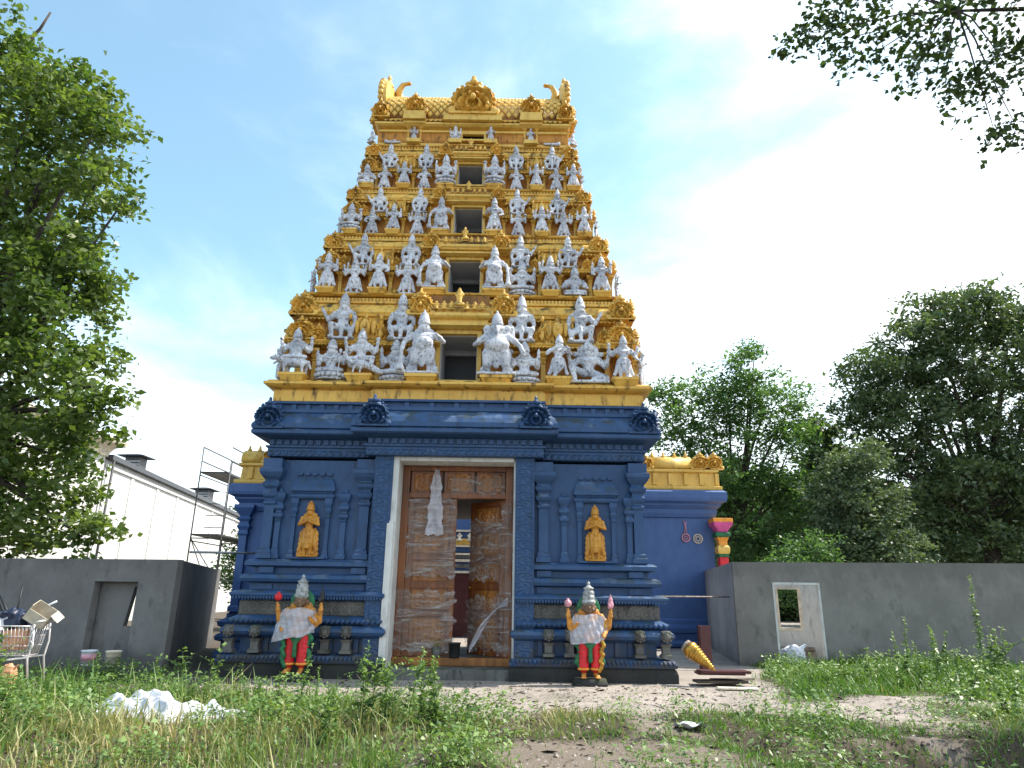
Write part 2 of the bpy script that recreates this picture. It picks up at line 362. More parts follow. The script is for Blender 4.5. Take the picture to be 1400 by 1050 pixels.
me.from_pydata(np.stack([X, Y, Z], -1).reshape(-1, 3).tolist(), [], F.tolist()); me.polygons.foreach_set('use_smooth', [True]*len(me.polygons))
gr_ = dens(X.ravel(), Y.ravel())[0]; at_ = me.attributes.new('growth_shade', 'FLOAT', 'POINT'); at_.data.foreach_set('value', np.maximum(gr_, .75*smooth01((-3.2-X.ravel())/.8)*smooth01((Y.ravel()+3.2)/.8)).astype(np.float32))  # second term paints the shadow before the left hut and gate into the soil
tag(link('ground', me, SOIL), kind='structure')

# ------------------------------------------------------------------ ornaments (shared meshes, unit size, front is -Y)
def kudu(lobes=9, fine=1):
    """horseshoe arch plaque: concentric raised bands, pearled rim, leaf finial; about 1 wide, 1.25 tall, base at z=0"""
    mb = MB(); nth, nr = 40, 11
    def outline(t):
        r = .46*(1+.05*abs(math.sin(t*lobes/2)))
        return r
    vs, fs = [(0, -.20, .46)], []
    for i in range(1, nr+1):
        q = i/nr
        for k in range(nth):
            t = 2*PI*k/nth; r = outline(t)*q; q0 = q; q = min(1, math.hypot(r*math.cos(t), r*math.sin(t)+.15)/.56) if q < .99 else 1; h = .10+.075*math.cos(q*20+.6)+.03*math.cos(math.atan2(r*math.sin(t)+.15, r*math.cos(t))*14)*(q > .45)+.05*(q0 > .86)-.06*(q0 > .98)
            z = .46+r*math.sin(t); x = r*math.cos(t); q = q0
            if z < .06: z = .06; 
            vs.append((x, -h, z))
    for k in range(nth): vs.append((vs[1+(nr-1)*nth+k][0], .08, vs[1+(nr-1)*nth+k][2]))
    for k in range(nth): fs.append((0, 1+(k+1) % nth, 1+k))
    for i in range(nr):
        for k in range(nth): a = 1+i*nth+k; b = 1+i*nth+(k+1) % nth; fs.append((a, b, b+nth, a+nth))
    mb.add(vs, [tuple(reversed(q)) for q in fs])
    for k in range(15):
        t = -PI*.16+PI*1.32*k/14; mb.ell((.48*math.cos(t), -.06, .47+.48*math.sin(t)), (.055, .07, .055), 6, 5)
    mb.ell((0, -.12, .98), (.10, .09, .10), 8, 6); mb.ell((0, -.1, 1.10), (.06, .06, .11), 8, 6); mb.ell((-.13, -.08, .96), (.08, .06, .07), 6, 5); mb.ell((.13, -.08, .96), (.08, .06, .07), 6, 5)
    mb.ell((-.5, -.06, .12), (.12, .08, .13), 8, 6); mb.ell((.5, -.06, .12), (.12, .08, .13), 8, 6)
    mb.ell((0, -.2, .45), (.07, .07, .09), 8, 6); mb.box(-.56, .56, -.13, .08, 0, .07)
    return mb.mesh('arch_ornament')
def relief(w, h, nx, ny, fn, depth, name='relief'):
    vs, fs = [], []
    for j in range(ny+1):
        for i in range(nx+1):
            u, v = i/nx, j/ny; e = 0 if i in (0, nx) or j in (0, ny) else 1
            vs.append(((u-.5)*w, -depth*fn(u, v)*e, v*h))
    for j in range(ny):
        for i in range(nx): a = j*(nx+1)+i; fs.append((a, a+1, a+nx+2, a+nx+1))
    return MB().add(vs, fs)
def scroll(n):
    def fn(u, v):
        a = u*n*2*PI; x = (u*n) % 1-.5; y = v-.5
        r = math.hypot(x, y); t = math.atan2(y, x)
        return .35+.4*math.cos(r*16-t*2)+.25*math.cos(7*t)*r
    return fn
def vine(rows):
    def fn(u, v):
        q = v*rows; x = u-.5; y = (q % 1)-.5; s = 1 if int(q) % 2 else -1
        c = x-s*.16*math.cos(y*PI); r = math.hypot(c, y); t = math.atan2(y, c*s)
        return max(0, .45+.45*math.cos(r*19-t*2.0))*(.6 if abs(x) > .42 else 1)+(1.1 if .44 < abs(x) < .49 else 0)
    return fn
KUDU = kudu(); PANEL_ME = None
def carved_panel_mesh():
    mb = relief(1, 1, 40, 22, lambda u, v: scroll(3)(u, v)*1.0, .09)
    mb.box(-.5, .5, .001, .06, 0, 1); 
    for s in (-.46, 0, .46): mb.ell((s, -.09, 1.02), (.06, .06, .14), 8, 6); mb.ell((s, -.07, .3), (.07, .06, .22), 8, 6)
    mb.ell((0, -.12, .55), (.16, .08, .36), 10, 8); mb.ell((0, -.2, .6), (.07, .05, .13), 8, 6)
    mb.ell((-.25, -.1, .55), (.08, .06, .3), 8, 6); mb.ell((.25, -.1, .55), (.08, .06, .3), 8, 6)
    return mb.mesh('carved_panel')
PANEL = carved_panel_mesh()
PIL_PROF = [(.5, 0), (.5, .05), (.42, .07), (.42, .11), (.32, .13), (.29, .16), (.27, .66), (.36, .69), (.36, .71), (.28, .74), (.40, .80), (.40, .82), (.3, .85), (.5, .90), (.62, .94), (.62, 1.0)]
def pilaster_mesh():
    return MB().sqlathe(PIL_PROF, 0, 0).mesh('pilaster')
PILM = pilaster_mesh()

# ------------------------------------------------------------------ the gateway tower
T = empty('temple_gateway_tower', (0, 0, 0), 0, 'tall temple gateway with blue base and golden storeys crowded with white statues', 'temple tower')
def rect(x0, x1, y0, y1): return [(x0, y0), (x1, y0), (x1, y1), (x0, y1)]
YB = 6.2; YW = .3
def petals(parent, name, m, x0, x1, y, z, w, h, out=.05, down=True, big=False):
    """row of small overlapping lotus petals along a moulding"""
    mb = MB(); n = max(1, round((x1-x0)/w)); w = (x1-x0)/n; s = -1 if down else 1
    for i in range(n):
        c = x0+(i+.5)*w
        if big:
            q = MB().add([(-w*.47, 0, 0), (w*.47, 0, 0), (w*.47, -out*.5, s*h*.55), (0, -out, s*h), (-w*.47, -out*.5, s*h*.55), (0, -out*1.35, s*h*.45)], [(0, 1, 5), (1, 2, 5), (2, 3, 5), (3, 4, 5), (4, 0, 5)]).mesh(name) if i == 0 else q
            link(name, q, m, parent, (c, y, z)); continue
        mb.add([(c-w*.47, y, z), (c+w*.47, y, z), (c+w*.47, y-out*.5, z+s*h*.55), (c, y-out, z+s*h), (c-w*.47, y-out*.5, z+s*h*.55), (c, y-out*1.35, z+s*h*.45)],
               [(0, 1, 5), (1, 2, 5), (2, 3, 5), (3, 4, 5), (4, 0, 5)])
    return None if big else tag(mb.build(name, m, parent), kind='stuff')
def dentils(parent, m, x0, x1, y, z, w, h, d):
    mb = MB(); n = round((x1-x0)/w); w = (x1-x0)/n
    if w > .1:
        q = MB().box(-w*.3, w*.3, -d, .02, 0, h).mesh('dentil')
        for i in range(n): link('dentil', q, m, parent, (x0+(i+.5)*w, y, z))
        return
    for i in range(n): c = x0+(i+.5)*w; mb.box(c-w*.3, c+w*.3, y-d, y+.02, z, z+h)
    return tag(mb.build('dentil_row', m, parent), kind='stuff')
for s in (-1, 1):
    xa, xb = (1.72, 4.02) if s > 0 else (-4.02, -1.72); pl = rect(xa, xb, YW, YB); xi = 1.72*s; xo = 4.02*s
    wing = MB().sweep(pl, [(0, 2.25), (0, 4.36)]).build('wing_wall', BLUE, T)
    MB().sweep(pl, [(.50, -.3), (.50, .16), (.47, .24), (.44, .27)]).build('plinth', DARKST, T)
    ft = MB().sweep(pl, [(.48, .27), (.50, .30), (.50, .34), (.40, .40), (.34, .43), (.16, .45), (.16, .74)]).build('footing_moulding', BLUE, T)
    petals(ft, 'petal_row', BLUE, xa-.46, xb+.46, YW-.48, .415, .085, .12, .06)
    for k in range(9): c = xa+.12+k*(xb-xa-.24)/8; MB().box(c-.045, c+.045, YW-.22, YW-.10, .45, .74).build('dwarf_post', BLUE, ft)
    rl = MB().sweep(pl, [(.2, .72), (.34, .74), (.44, .79), (.48, .85), (.46, .91), (.38, .96), (.26, .985), (.2, .985)]).build('roll_moulding', BLUE, T)
    for x in ((xa-.30, xa+.22, xb-.70, xb-.28) if s < 0 else (xa+.28, xa+.70, xb-.22, xb+.30)):
        hm = MB(); hm.ell((0, 0, 0), (.15, .15, .15)); hm.ell((0, -.10, 0), (.105, .09, .105)); ring(hm, (0, 0, .10), .10, .10, 10, .045); hm.ell((0, -.17, 0), (.045, .04, .045), 8, 6)
        for k in range(8): hm.ell((.12*math.cos(k*PI/4), -.10, .12*math.sin(k*PI/4)), (.035, .04, .035), 6, 5)
        hm.build('corbel_head', STONE, rl, True, (x, YW-.45, .855), scale=(.72, .8, .78))
        MB().sqlathe([(.11, 0), (.11, .05), (.075, .08), (.075, .2), (.11, .26)], 0, 0).build('corbel_post', STONE, rl, loc=(x, YW-.36, .455))
    b3 = MB().sweep(pl, [(.2, .985), (.2, 1.0), (.38, 1.02), (.40, 1.07), (.28, 1.13), (.24, 1.15)]).build('petal_moulding', BLUE, T)
    petals(b3, 'petal_row', BLUE, xa-.36, xb+.36, YW-.385, 1.10, .10, .1, .05)
    fr = MB().sweep(pl, [(.22, 1.15), (.24, 1.16), (.24, 1.42), (.22, 1.43)]).build('stone_frieze', STONE, T)
    o = relief(xb-xa+.44, .24, 150, 12, scroll(15), .045); o.build('carved_scroll', STONE, fr, True, ((xa+xb)/2, YW-.245, 1.17))
    db = MB().sweep(pl, [(.16, 1.43), (.16, 1.46), (.38, 1.50), (.41, 1.54), (.41, 1.575), (.34, 1.615), (.26, 1.63), (.12, 1.64)]).build('dentil_ledge', BLUE, T)
    dentils(db, BLUE, xa-.36, xb+.36, YW-.36, 1.465, .062, .05, .035)
    MB().sweep(pl, [(.12, 1.64), (.12, 1.77), (.16, 1.78), (.27, 1.80), (.30, 1.86), (.27, 1.93), (.18, 1.96), (.1, 1.965)]).build('half_round_ledge', BLUE, T)
    MB().sweep(pl, [(.08, 1.965), (.08, 2.08), (.14, 2.09), (.24, 2.12), (.24, 2.20), (.16, 2.25), (.0, 2.265)]).build('sill_ledge', BLUE, T)
    for k in range(2):
        for x in (xa+.05, xb-.35): MB().box(x, x+.3, YW-.16-.03*k, YW-.02, 1.645+.33*k, 1.765+.33*k-.005).build('recess_block', BLUE, T)
    # pilasters with cushion capitals, the framed niche between them
    big = [(.155, 2.265), (.155, 2.36), (.13, 2.38), (.13, 2.44), (.10, 2.47), (.10, 3.36), (.13, 3.40), (.13, 3.44), (.10, 3.47), (.10, 3.50), (.15, 3.56), (.16, 3.62), (.12, 3.68), (.12, 3.71), (.17, 3.77), (.18, 3.83), (.14, 3.88), (.14, 3.90), (.21, 3.98), (.25, 4.06), (.25, 4.14), (.2, 4.16), (.2, 4.36)]
    for x in (xi+.19*s, xo+.0*s-.09*s): MB().sqlathe(big, x, YW-.02).build('pilaster', BLUE, T)
    thin = [(.10, 2.265), (.10, 2.34), (.075, 2.37), (.075, 2.45), (.055, 2.48), (.055, 3.02), (.075, 3.05), (.055, 3.08), (.095, 3.13), (.095, 3.18), (.065, 3.22), (.065, 3.25), (.105, 3.3), (.105, 3.36), (.07, 3.40), (.07, 3.43), (.11, 3.50), (.125, 3.56), (.125, 3.62), (.05, 3.66), (.02, 3.74)]
    cx = 3.04*s
    for dx in (-.69, .70): MB().sqlathe(thin, cx+dx, YW-.03).build('slender_pilaster', BLUE, T)
    nic = [(.075, 2.265), (.075, 2.32), (.055, 2.35), (.055, 2.42), (.04, 2.44), (.04, 3.1), (.06, 3.14), (.04, 3.18), (.07, 3.26), (.05, 3.32), (.08, 3.42), (.08, 3.52)]
    for dx in (-.36, .36): MB().sqlathe(nic, cx+dx, YW-.03).build('niche_post', BLUE, T)
    hood = MB().sweep(rect(cx-.42, cx+.42, YW-.06, YW+.05), [(.03, 3.52), (.05, 3.56), (.05, 3.60), (.0, 3.62), (.02, 3.67), (.06, 3.68), (.05, 3.76), (-.01, 3.93), (-.03, 3.97)]).build('niche_hood', BLUE, T)
    dentils(hood, BLUE, cx-.40, cx+.40, YW-.0, 4.02, .16, .06, .06)
    MB().box(cx-.40, cx+.40, YW-.20, YW+.0, 2.262, 2.30).build('niche_sill', BLUE, T)
    # carved doorway pillar
    px = 1.51*s
    cp = MB().box(px-.20, px+.20, 0, .55, -.05, 4.42).build('carved_pillar', BLUE, T)
    relief(.38, 4.3, 18, 260, vine(26), .03).build('vine_carving', BLUE, cp, True, (px, -.002, .06))

# doorway: plaster reveal, timber frame, two leaves, threshold
MB().box(-1.31, -1.19, .02, .62, .0, 4.42).box(1.27, 1.31, .1, .62, 0, 4.42).box(-1.19, 1.27, .04, .62, 4.34, 4.42).build('plaster_reveal', PLAST, T)
MB().box(-1.36, -1.31, -.05, .0, .0, 3.0).box(-1.31, -1.22, -.06, .02, 0, 3.05).build('bare_plaster_strip', PLAST, T)
MB().box(-1.31, 1.31, -.1, 1.3, -.2, .20).box(-1.31, -.2, -.22, -.1, -.2, .12).build('threshold_step', STONE, T, bevel=.02)
fr = MB().box(-1.185, -1.03, .60, .75, .36, 4.335).box(1.10, 1.265, .60, .75, .36, 4.335).box(-1.03, 1.10, .60, .75, 4.22, 4.335).box(-1.03, 1.10, .60, .75, 3.62, 3.74).build('timber_frame', WOOD, T, bevel=.012)
MB().box(-1.185, 1.265, .50, .80, .20, .36).build('timber_sill', WOOD2, fr, bevel=.015)
for k, (a, b) in enumerate(((-1.0, -.32), (-.27, .40), (.45, 1.08))):
    MB().box(a, b, .66, .72, 3.745, 4.215).build('transom_panel', WOOD, fr); relief((b-a)*.8, .38, 24, 16, scroll(2), .03).build('carved_panel', WOOD2, fr, True, ((a+b)/2, .655, 3.79))
def door_leaf(x0, w, rz):
    lf = MB().box(0, .13, 0, .06, .37, 3.61).box(w-.13, w, 0, .06, .37, 3.61)
    zs = [.37, 1.15, 1.72, 2.30, 2.92, 3.5]
    for z in zs: lf.box(.13, w-.13, 0, .06, z, z+.11)
    lf.box(.13, w-.13, .025, .05, .48, 3.5)
    o = lf.build('door_leaf', WOOD, T, loc=(x0, .66, 0), rz=rz, bevel=.008)
    for a, b in zip(zs[:-1], zs[1:]):
        p = MB().box(.17, w-.17, .008, .026, a+.15, b-.04); p.build('door_panel', WOOD2, o, bevel=.008)
        relief((w-.46), b-a-.29, 26, 22, scroll(2), .028).build('panel_carving', WOOD2, o, True, (w/2, .006, a+.20))
    MB().ell((w-.065, -.03, 1.75), .03, 8, 6).build('door_knob', KALAS, o, True)
    return o
door_leaf(-1.03, 1.06, 0)
o = door_leaf(1.09, 1.04, 0); o.scale.x = -1; o.rotation_euler.z = -R(41)
# passage behind the doors
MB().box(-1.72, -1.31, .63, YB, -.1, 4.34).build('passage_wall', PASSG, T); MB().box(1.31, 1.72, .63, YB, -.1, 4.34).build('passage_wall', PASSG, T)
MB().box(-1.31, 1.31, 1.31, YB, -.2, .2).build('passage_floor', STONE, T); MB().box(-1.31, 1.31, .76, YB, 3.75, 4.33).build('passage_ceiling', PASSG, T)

# blue cornice running round the whole gate, stepping forward over the doorway
def bayplan(w, y, yb, c, p): return [(-w, y), (-c, y), (-c, y-p), (c, y-p), (c, y), (w, y), (w, yb), (-w, yb)]
CP = bayplan(4.02, YW, YB, 1.80, .32)
co = MB().sweep(CP, [(.06, 4.42), (.10, 4.43), (.10, 4.60), (.14, 4.62), (.14, 4.66), (.08, 4.67), (.08, 4.80), (.2, 4.83), (.36, 4.85), (.40, 4.88), (.40, 4.95), (.36, 4.98), (.40, 5.0), (.39, 5.10), (.33, 5.22), (.22, 5.34), (.16, 5.38), (.18, 5.40), (.18, 5.47), (.06, 5.48), (.06, 5.60), (.14, 5.61), (.14, 5.66), (.05, 5.67)]).build('eave_cornice', BLUE, T)
for (a, b, y) in ((-4.12, -1.92, YW-.10), (1.92, 4.12, YW-.10), (-1.9, 1.9, YW-.42)):
    petals(co, 'leaf_valance', BLUE, a, b, y-.004, 4.555, .15, .135, .03, big=True); dentils(co, BLUE, a, b, y+.02, 4.68, .17, .11, .05)
    n = 7
    for k in range(n): c = a+(b-a)*(k+.5)/n; MB().box(c-.05, c+.05, y-.01, y+.06, 5.485, 5.595).build('cornice_post', BLUE, co)
for x, y in ((-4.08, -.02), (-1.72, -.38), (1.72, -.38), (4.08, -.02)):
    link('arch_ornament', KUDU.copy(), BLUE, co, (x, y, 4.98), 0, (.60, .75, .58))
for s in (-1, 1):
    link('arch_ornament', KUDU.copy(), BLUE, co, (s*4.36, .45, 4.98), s*PI/2, (.60, .75, .58)); link('arch_ornament', KUDU.copy(), BLUE, co, (s*4.36, 3.0, 4.98), s*PI/2, (.7, .8, .62))

# golden slab that the storeys stand on
MB().sweep(bayplan(4.06, .28, YB, 1.86, .14), [(.06, 5.665), (.08, 5.68), (.08, 5.92), (.04, 5.93), (.04, 5.96), (.2, 5.99), (.27, 6.03), (.27, 6.085), (.2, 6.1)]).build('golden_slab', GOLD, T)

# ------------------------------------------------------------------ statues (unit height ~1, front is -Y)
CROWN = [(.060, -.03), (.076, 0), (.081, .008), (.081, .024), (.070, .030), (.074, .044), (.072, .062), (.066, .068), (.068, .080), (.065, .098), (.058, .104), (.060, .116), (.056, .132), (.048, .138), (.050, .150), (.044, .164), (.034, .170), (.035, .180), (.022, .190), (.012, .196), (.017, .208), (.012, .222), (.003, .236)]
def upper(mb, hz, fat=0, head=True, elephant=False, lean=0):
    mb.ell((0, 0, hz), (.10+fat*.6, .078+fat*.2, .075)); mb.ell((0, -.012-fat*.5, hz+.08), (.078+fat, .066+fat*.8, .09+fat*.3)); mb.ell((lean, 0, hz+.185), (.130+fat*.35, .082, .095))
    mb.cap((lean, 0, hz+.24), (lean, -.005, hz+.31), .038, .036)
    mb.ell((lean, -.012, hz+.345), (.068, .070, .078)); mb.ell((lean, -.076, hz+.335), (.013, .016, .020), 8, 6); mb.ell((lean, -.066, hz+.305), (.024, .014, .008), 8, 6)
    for s in (-1, 1):
        mb.ell((lean+s*.026, -.068, hz+.357), (.013, .010, .008), 8, 6); mb.ell((lean+s*.07, 0, hz+.335), (.018, .022, .034), 8, 6); mb.ell((lean+s*.074, -.005, hz+.295), .02, 8, 6)
        mb.ell((lean+s*.092, .035, hz+.285), (.045, .032, .05), 8, 6); mb.ell((lean+s*.142, 0, hz+.235), (.050, .046, .046), 8, 6)
    for k in range(11):
        t = PI*k/10; mb.ell((lean+.085*math.cos(t), -.045-.045*math.sin(t), hz+.245-.055*math.sin(t)), .014, 6, 5)
    for k in range(9):
        t = PI*k/8; mb.ell((lean+.105*math.cos(t), -.05-.03*math.sin(t), hz+.235-.13*math.sin(t)), .010, 6, 5)
    ring(mb, (0, -fat*.2, hz+.02), .098+fat*.75, .078+fat*.45, 16, .016)
    mb.ell((0, -.085-fat*.6, hz), (.03, .02, .04), 8, 6)
    if elephant:
        mb.ell((lean, -.02, hz+.35), (.082, .075, .085))
        for s in (-1, 1): mb.ell((lean+s*.12, .0, hz+.34), (.06, .02, .075), 10, 6)
        tr = [(lean, -.09, hz+.33), (lean, -.125, hz+.27), (lean-.01, -.13, hz+.20), (lean-.04, -.13, hz+.14), (lean-.075, -.125, hz+.13)]
        for a, b, r in zip(tr[:-1], tr[1:], (.034, .030, .026, .022)): mb.cap(a, b, r, r*.88)
def arm(mb, s, hz, el, ha, item=None, r=.043, lean=0):
    sh = (lean+s*.142, 0, hz+.235); el = (s*el[0], el[1], hz+el[2]); ha = (s*ha[0], ha[1], hz+ha[2])
    mb.cap(sh, el, r, r*.8); mb.cap(el, ha, r*.82, r*.58)
    d = (Vector(ha)-Vector(el)).normalized(); h = Vector(ha)+d*.02; mb.ell(h, (.024, .02, .030), 8, 6)
    for k in (-1, 0, 1): mb.cap(h, h+d*.042+Vector((.012*k, -.004, .004)), .010, .008, 6)
    mb.cap(h, h+Vector((-s*.03, -.01, .015)), .010, .008, 6)
    m_ = (Vector(sh)*.5+Vector(el)*.5); mb.ell(m_, r*1.2, 8, 6); mb.ell(Vector(ha)-d*.02, r*.82, 8, 6)
    h = h+Vector((0, -.005, .05))
    if item == 'disc': mb.lathe([(.05, -.012), (.05, .012)], 12, h); mb.ell(h+Vector((0, 0, .02)), (.048, .016, .048), 10, 6)
    if item == 'shell': mb.ell(h, (.028, .028, .05), 8, 6); mb.ell(h+Vector((0, 0, .05)), (.014, .014, .03), 8, 6)
    if item == 'trident': mb.cap(h-Vector((0, 0, .3)), h+Vector((0, 0, .2)), .010, .010, 6); [mb.cap(h+Vector((k*.03, 0, .15)), h+Vector((k*.035, 0, .24)), .009, .005, 6) for k in (-1, 0, 1)]
    if item == 'lotus': mb.ell(h, (.035, .035, .045), 8, 6)
def leg(mb, s, hz, knee=None, ank=None, x=.06):
    hip = (s*.058, 0, hz-.02); knee = knee or (s*(x+.008), -.018, hz*.52); ank = ank or (s*x, .008, .055)
    mb.cap(hip, knee, .066, .046); mb.cap(knee, ank, .044, .029); mb.ell(knee, .046, 8, 6)
    mb.cap((ank[0], ank[1], ank[2]-.022), (ank[0]+s*.012, ank[1]-.075, ank[2]-.032), .027, .022); mb.ell((ank[0], ank[1], ank[2]+.02), (.037, .037, .02), 8, 6)
def drape(mb, hz):
    mb.cap((0, -.075, hz-.02), (0, -.06, hz*.36), .024, .036)
    for s in (-1, 1):
        mb.cap((s*.10, .02, hz), (s*.155, .02, hz*.3), .022, .036); mb.ell((s*.168, .01, hz*.27), (.04, .025, .05), 8, 6)
        mb.cap((s*.115, .0, hz-.03), (s*.03, -.085, hz-.10), .018, .018, 8)
def lotus_base(z=.07, r=.19):
    mb = MB().lathe([(r*.85, 0), (r, .012), (r*.9, .03), (r*.75, z*.55), (r*.9, z*.8), (r, z), (r*.9, z+.012)], 20, sq=.72)
    for k in range(16): t = 2*PI*k/16; mb.ell((r*.95*math.cos(t), r*.70*math.sin(t), z*.7), (.035, .035, z*.38), 6, 5)
    return mb.mesh('lotus_base', True)
def crossleg(mb, hz):
    for s in (-1, 1):
        kn = (s*.165, -.085, hz-.045); mb.cap((s*.05, 0, hz-.02), kn, .068, .048); mb.cap(kn, (-s*.03, -.14, hz-.055), .046, .030); mb.cap((-s*.03, -.14, hz-.055), (-s*.09, -.13, hz-.06), .026, .020)
VOX = .0135
KINDS = {}
def kind(name, desc, body, hz, base=None, lean=0, crown=True, extra=None):
    parts = [('body', remesh(body, VOX, 'body'))]
    if crown: parts.append(('crown', MB().lathe(CROWN, 14, (lean, -.012, hz+.395)).mesh('crown', True)))
    if base: parts.append(base)
    if extra: parts.append(extra)
    zs = [v.co.z for _, m in parts for v in m.vertices]; z0, z1 = min(zs), max(zs); k = 1/(z1-z0)
    for _, m in parts: m.transform(Matrix.Scale(k, 4) @ Matrix.Translation((0, 0, -z0)))
    for _, m in parts: m.materials.append(WHITE)
    KINDS[name] = (desc, parts)
b = MB(); upper(b, .47); [leg(b, s, .47) for s in (-1, 1)]; drape(b, .47); arm(b, -1, .47, (.22, .02, .10), (.14, -.07, .02)); arm(b, 1, .47, (.21, .01, .12), (.16, -.12, .18)); b.box(-.15, .15, -.11, .09, 0, .035)
kind('stand', 'standing two-armed statue', b, .47)
b = MB(); upper(b, .47); [leg(b, s, .47) for s in (-1, 1)]; drape(b, .47); [arm(b, s, .47, (.20, .03, .14), (.20, -.03, .30), i) for s, i in ((-1, 'disc'), (1, 'shell'))]
arm(b, -1, .47, (.19, -.02, .10), (.16, -.13, .17)); arm(b, 1, .47, (.20, -.01, .09), (.17, -.10, .03)); b.box(-.15, .15, -.11, .09, 0, .035)
kind('four', 'standing four-armed statue', b, .47)
b = MB(); upper(b, .47); [leg(b, s, .47) for s in (-1, 1)]; drape(b, .47)
for s in (-1, 1):
    for e, h, i in (((.20, .04, .20), (.17, .0, .36), 'shell'), ((.22, .03, .14), (.24, -.03, .29), 'lotus'), ((.21, .0, .09), (.24, -.09, .14), None)): arm(b, s, .47, e, h, i, .036)
b.ell((0, -.02, .83), (.1, .02, .09)); b.box(-.15, .15, -.11, .09, 0, .035)
kind('many', 'standing many-armed statue', b, .47)
b = MB(); upper(b, .22); crossleg(b, .22); [arm(b, s, .22, (.20, .03, .14), (.205, -.03, .31), i) for s, i in ((-1, 'shell'), (1, 'disc'))]; [arm(b, s, .22, (.19, -.02, .08), (.17, -.12, .12)) for s in (-1, 1)]
kind('sit4', 'lotus-seated four-armed statue', b, .22, ('lotus_base', lotus_base(.10, .21)))
b = MB(); upper(b, .22); crossleg(b, .22); [arm(b, s, .22, (.20, .03, .14), (.205, -.03, .30), None) for s in (-1, 1)]; arm(b, -1, .22, (.19, -.02, .08), (.15, -.12, .04)); arm(b, 1, .22, (.19, -.03, .10), (.14, -.12, .14))
b.cap((.14, -.15, -.02), (.15, -.12, .52), .012, .012, 8); b.ell((.15, -.12, .54), (.03, .02, .05), 8, 6)
kind('staff', 'cross-legged statue with staff', b, .22, ('lotus_base', lotus_base(.12, .22)))
# one knee raised, one arm flung out: the crouching bearers of the upper row
b = MB(); upper(b, .24, .006); kn = (-.16, -.11, .25); b.cap((-.06, 0, .22), kn, .068, .05); b.cap(kn, (-.14, -.09, .05), .046, .032); b.cap((-.14, -.09, .03), (-.16, -.17, .02), .028, .024)
kn = (.15, -.09, .15); b.cap((.06, 0, .22), kn, .068, .05); b.cap(kn, (.14, -.1, .04), .046, .032); b.cap((.14, -.1, .03), (.17, -.17, .02), .028, .024)
arm(b, -1, .24, (.22, -.02, .10), (.31, -.04, .27)); arm(b, 1, .24, (.19, .0, .08), (.17, -.09, -.04)); b.box(-.2, .2, -.12, .1, 0, .04); b.cap((0, -.08, .2), (0, -.08, .04), .04, .03)
kind('reach', 'crouching bearer flinging one arm out', b, .24)
b = MB(); upper(b, .24, .006); [ (b.cap((s*.06, 0, .22), (s*.155, -.11, .19), .068, .05), b.cap((s*.155, -.11, .19), (s*.12, -.11, .05), .046, .032), b.cap((s*.12, -.11, .03), (s*.15, -.18, .02), .028, .024)) for s in (-1, 1)]
arm(b, -1, .24, (.19, -.01, .09), (.17, -.09, -.02)); arm(b, 1, .24, (.18, .01, .08), (.15, -.10, .0)); b.box(-.2, .2, -.12, .1, 0, .04); b.cap((0, -.08, .2), (0, -.08, .04), .04, .03)
kind('crouch', 'crouching bearer with hands on knees', b, .24)
b = MB(); upper(b, .40, .062); [leg(b, s, .40, x=.085) for s in (-1, 1)]; [b.cap((s*.08, -.02, .36), (s*.095, -.03, .2), .085, .06) for s in (-1, 1)]; drape(b, .40)
arm(b, -1, .40, (.25, 0, .10), (.24, -.12, -.02), None, .042); arm(b, 1, .40, (.26, 0, .12), (.20, -.13, .16), None, .042)
b.cap((-.26, -.13, .04), (-.25, -.14, .40), .045, .022); b.ell((-.26, -.13, .07), .062); b.box(-.22, .22, -.13, .1, 0, .035)
kind('club', 'pot-bellied guard statue with club', b, .40)
b = MB(); upper(b, .38, .085, elephant=True); [leg(b, s, .38, x=.10) for s in (-1, 1)]; [b.cap((s*.09, -.02, .34), (s*.11, -.03, .18), .095, .065) for s in (-1, 1)]; drape(b, .38)
arm(b, -1, .38, (.27, 0, .10), (.22, -.14, .08), None, .044); arm(b, 1, .38, (.29, -.02, .08), (.33, -.08, -.04), None, .044); b.box(-.24, .24, -.14, .1, 0, .035)
kind('elephant', 'pot-bellied elephant-headed statue', b, .38)
b = MB(); upper(b, .47, lean=.02); leg(b, -1, .47); b.cap((.058, 0, .45), (.05, -.05, .25), .066, .046); b.cap((.05, -.05, .25), (-.08, -.06, .06), .044, .03); b.cap((-.08, -.07, .03), (-.1, -.12, .02), .026, .022); drape(b, .47)
arm(b, -1, .47, (.21, -.03, .12), (.03, -.12, .26)); arm(b, 1, .47, (.23, -.02, .12), (.17, -.12, .24)); b.cap((-.06, -.13, .73), (.26, -.13, .70), .013, .013, 8); b.box(-.16, .16, -.11, .09, 0, .035)
kind('flute', 'cross-ankled flute-playing statue', b, .47, lean=.02)
b = MB(); upper(b, .47); [leg(b, s, .47) for s in (-1, 1)]; drape(b, .47); arm(b, -1, .47, (.24, .02, .12), (.27, -.02, .30), 'lotus'); arm(b, 1, .47, (.24, .02, .12), (.26, -.03, .30)); arm(b, -1, .47, (.2, -.02, .1), (.17, -.12, .16)); arm(b, 1, .47, (.22, -.01, .08), (.24, -.09, .0))
bow = [(.20, -.1, .05), (.29, -.12, .14), (.32, -.12, .28), (.29, -.12, .42), (.20, -.1, .52)]
[b.cap(p, q, .014, .014, 8) for p, q in zip(bow[:-1], bow[1:])]; b.box(-.15, .15, -.11, .09, 0, .035)
kind('bow', 'standing statue with curved bow', b, .47)
b = MB(); upper(b, .24); b.cap((-.06, 0, .22), (-.21, -.09, .13), .068, .05); b.cap((-.21, -.09, .13), (-.05, -.15, .08), .046, .032); b.cap((.06, 0, .22), (.24, -.1, .30), .068, .05); b.cap((.24, -.1, .30), (.20, -.14, .09), .046, .032); b.cap((.2, -.15, .06), (.22, -.2, .05), .026, .02)
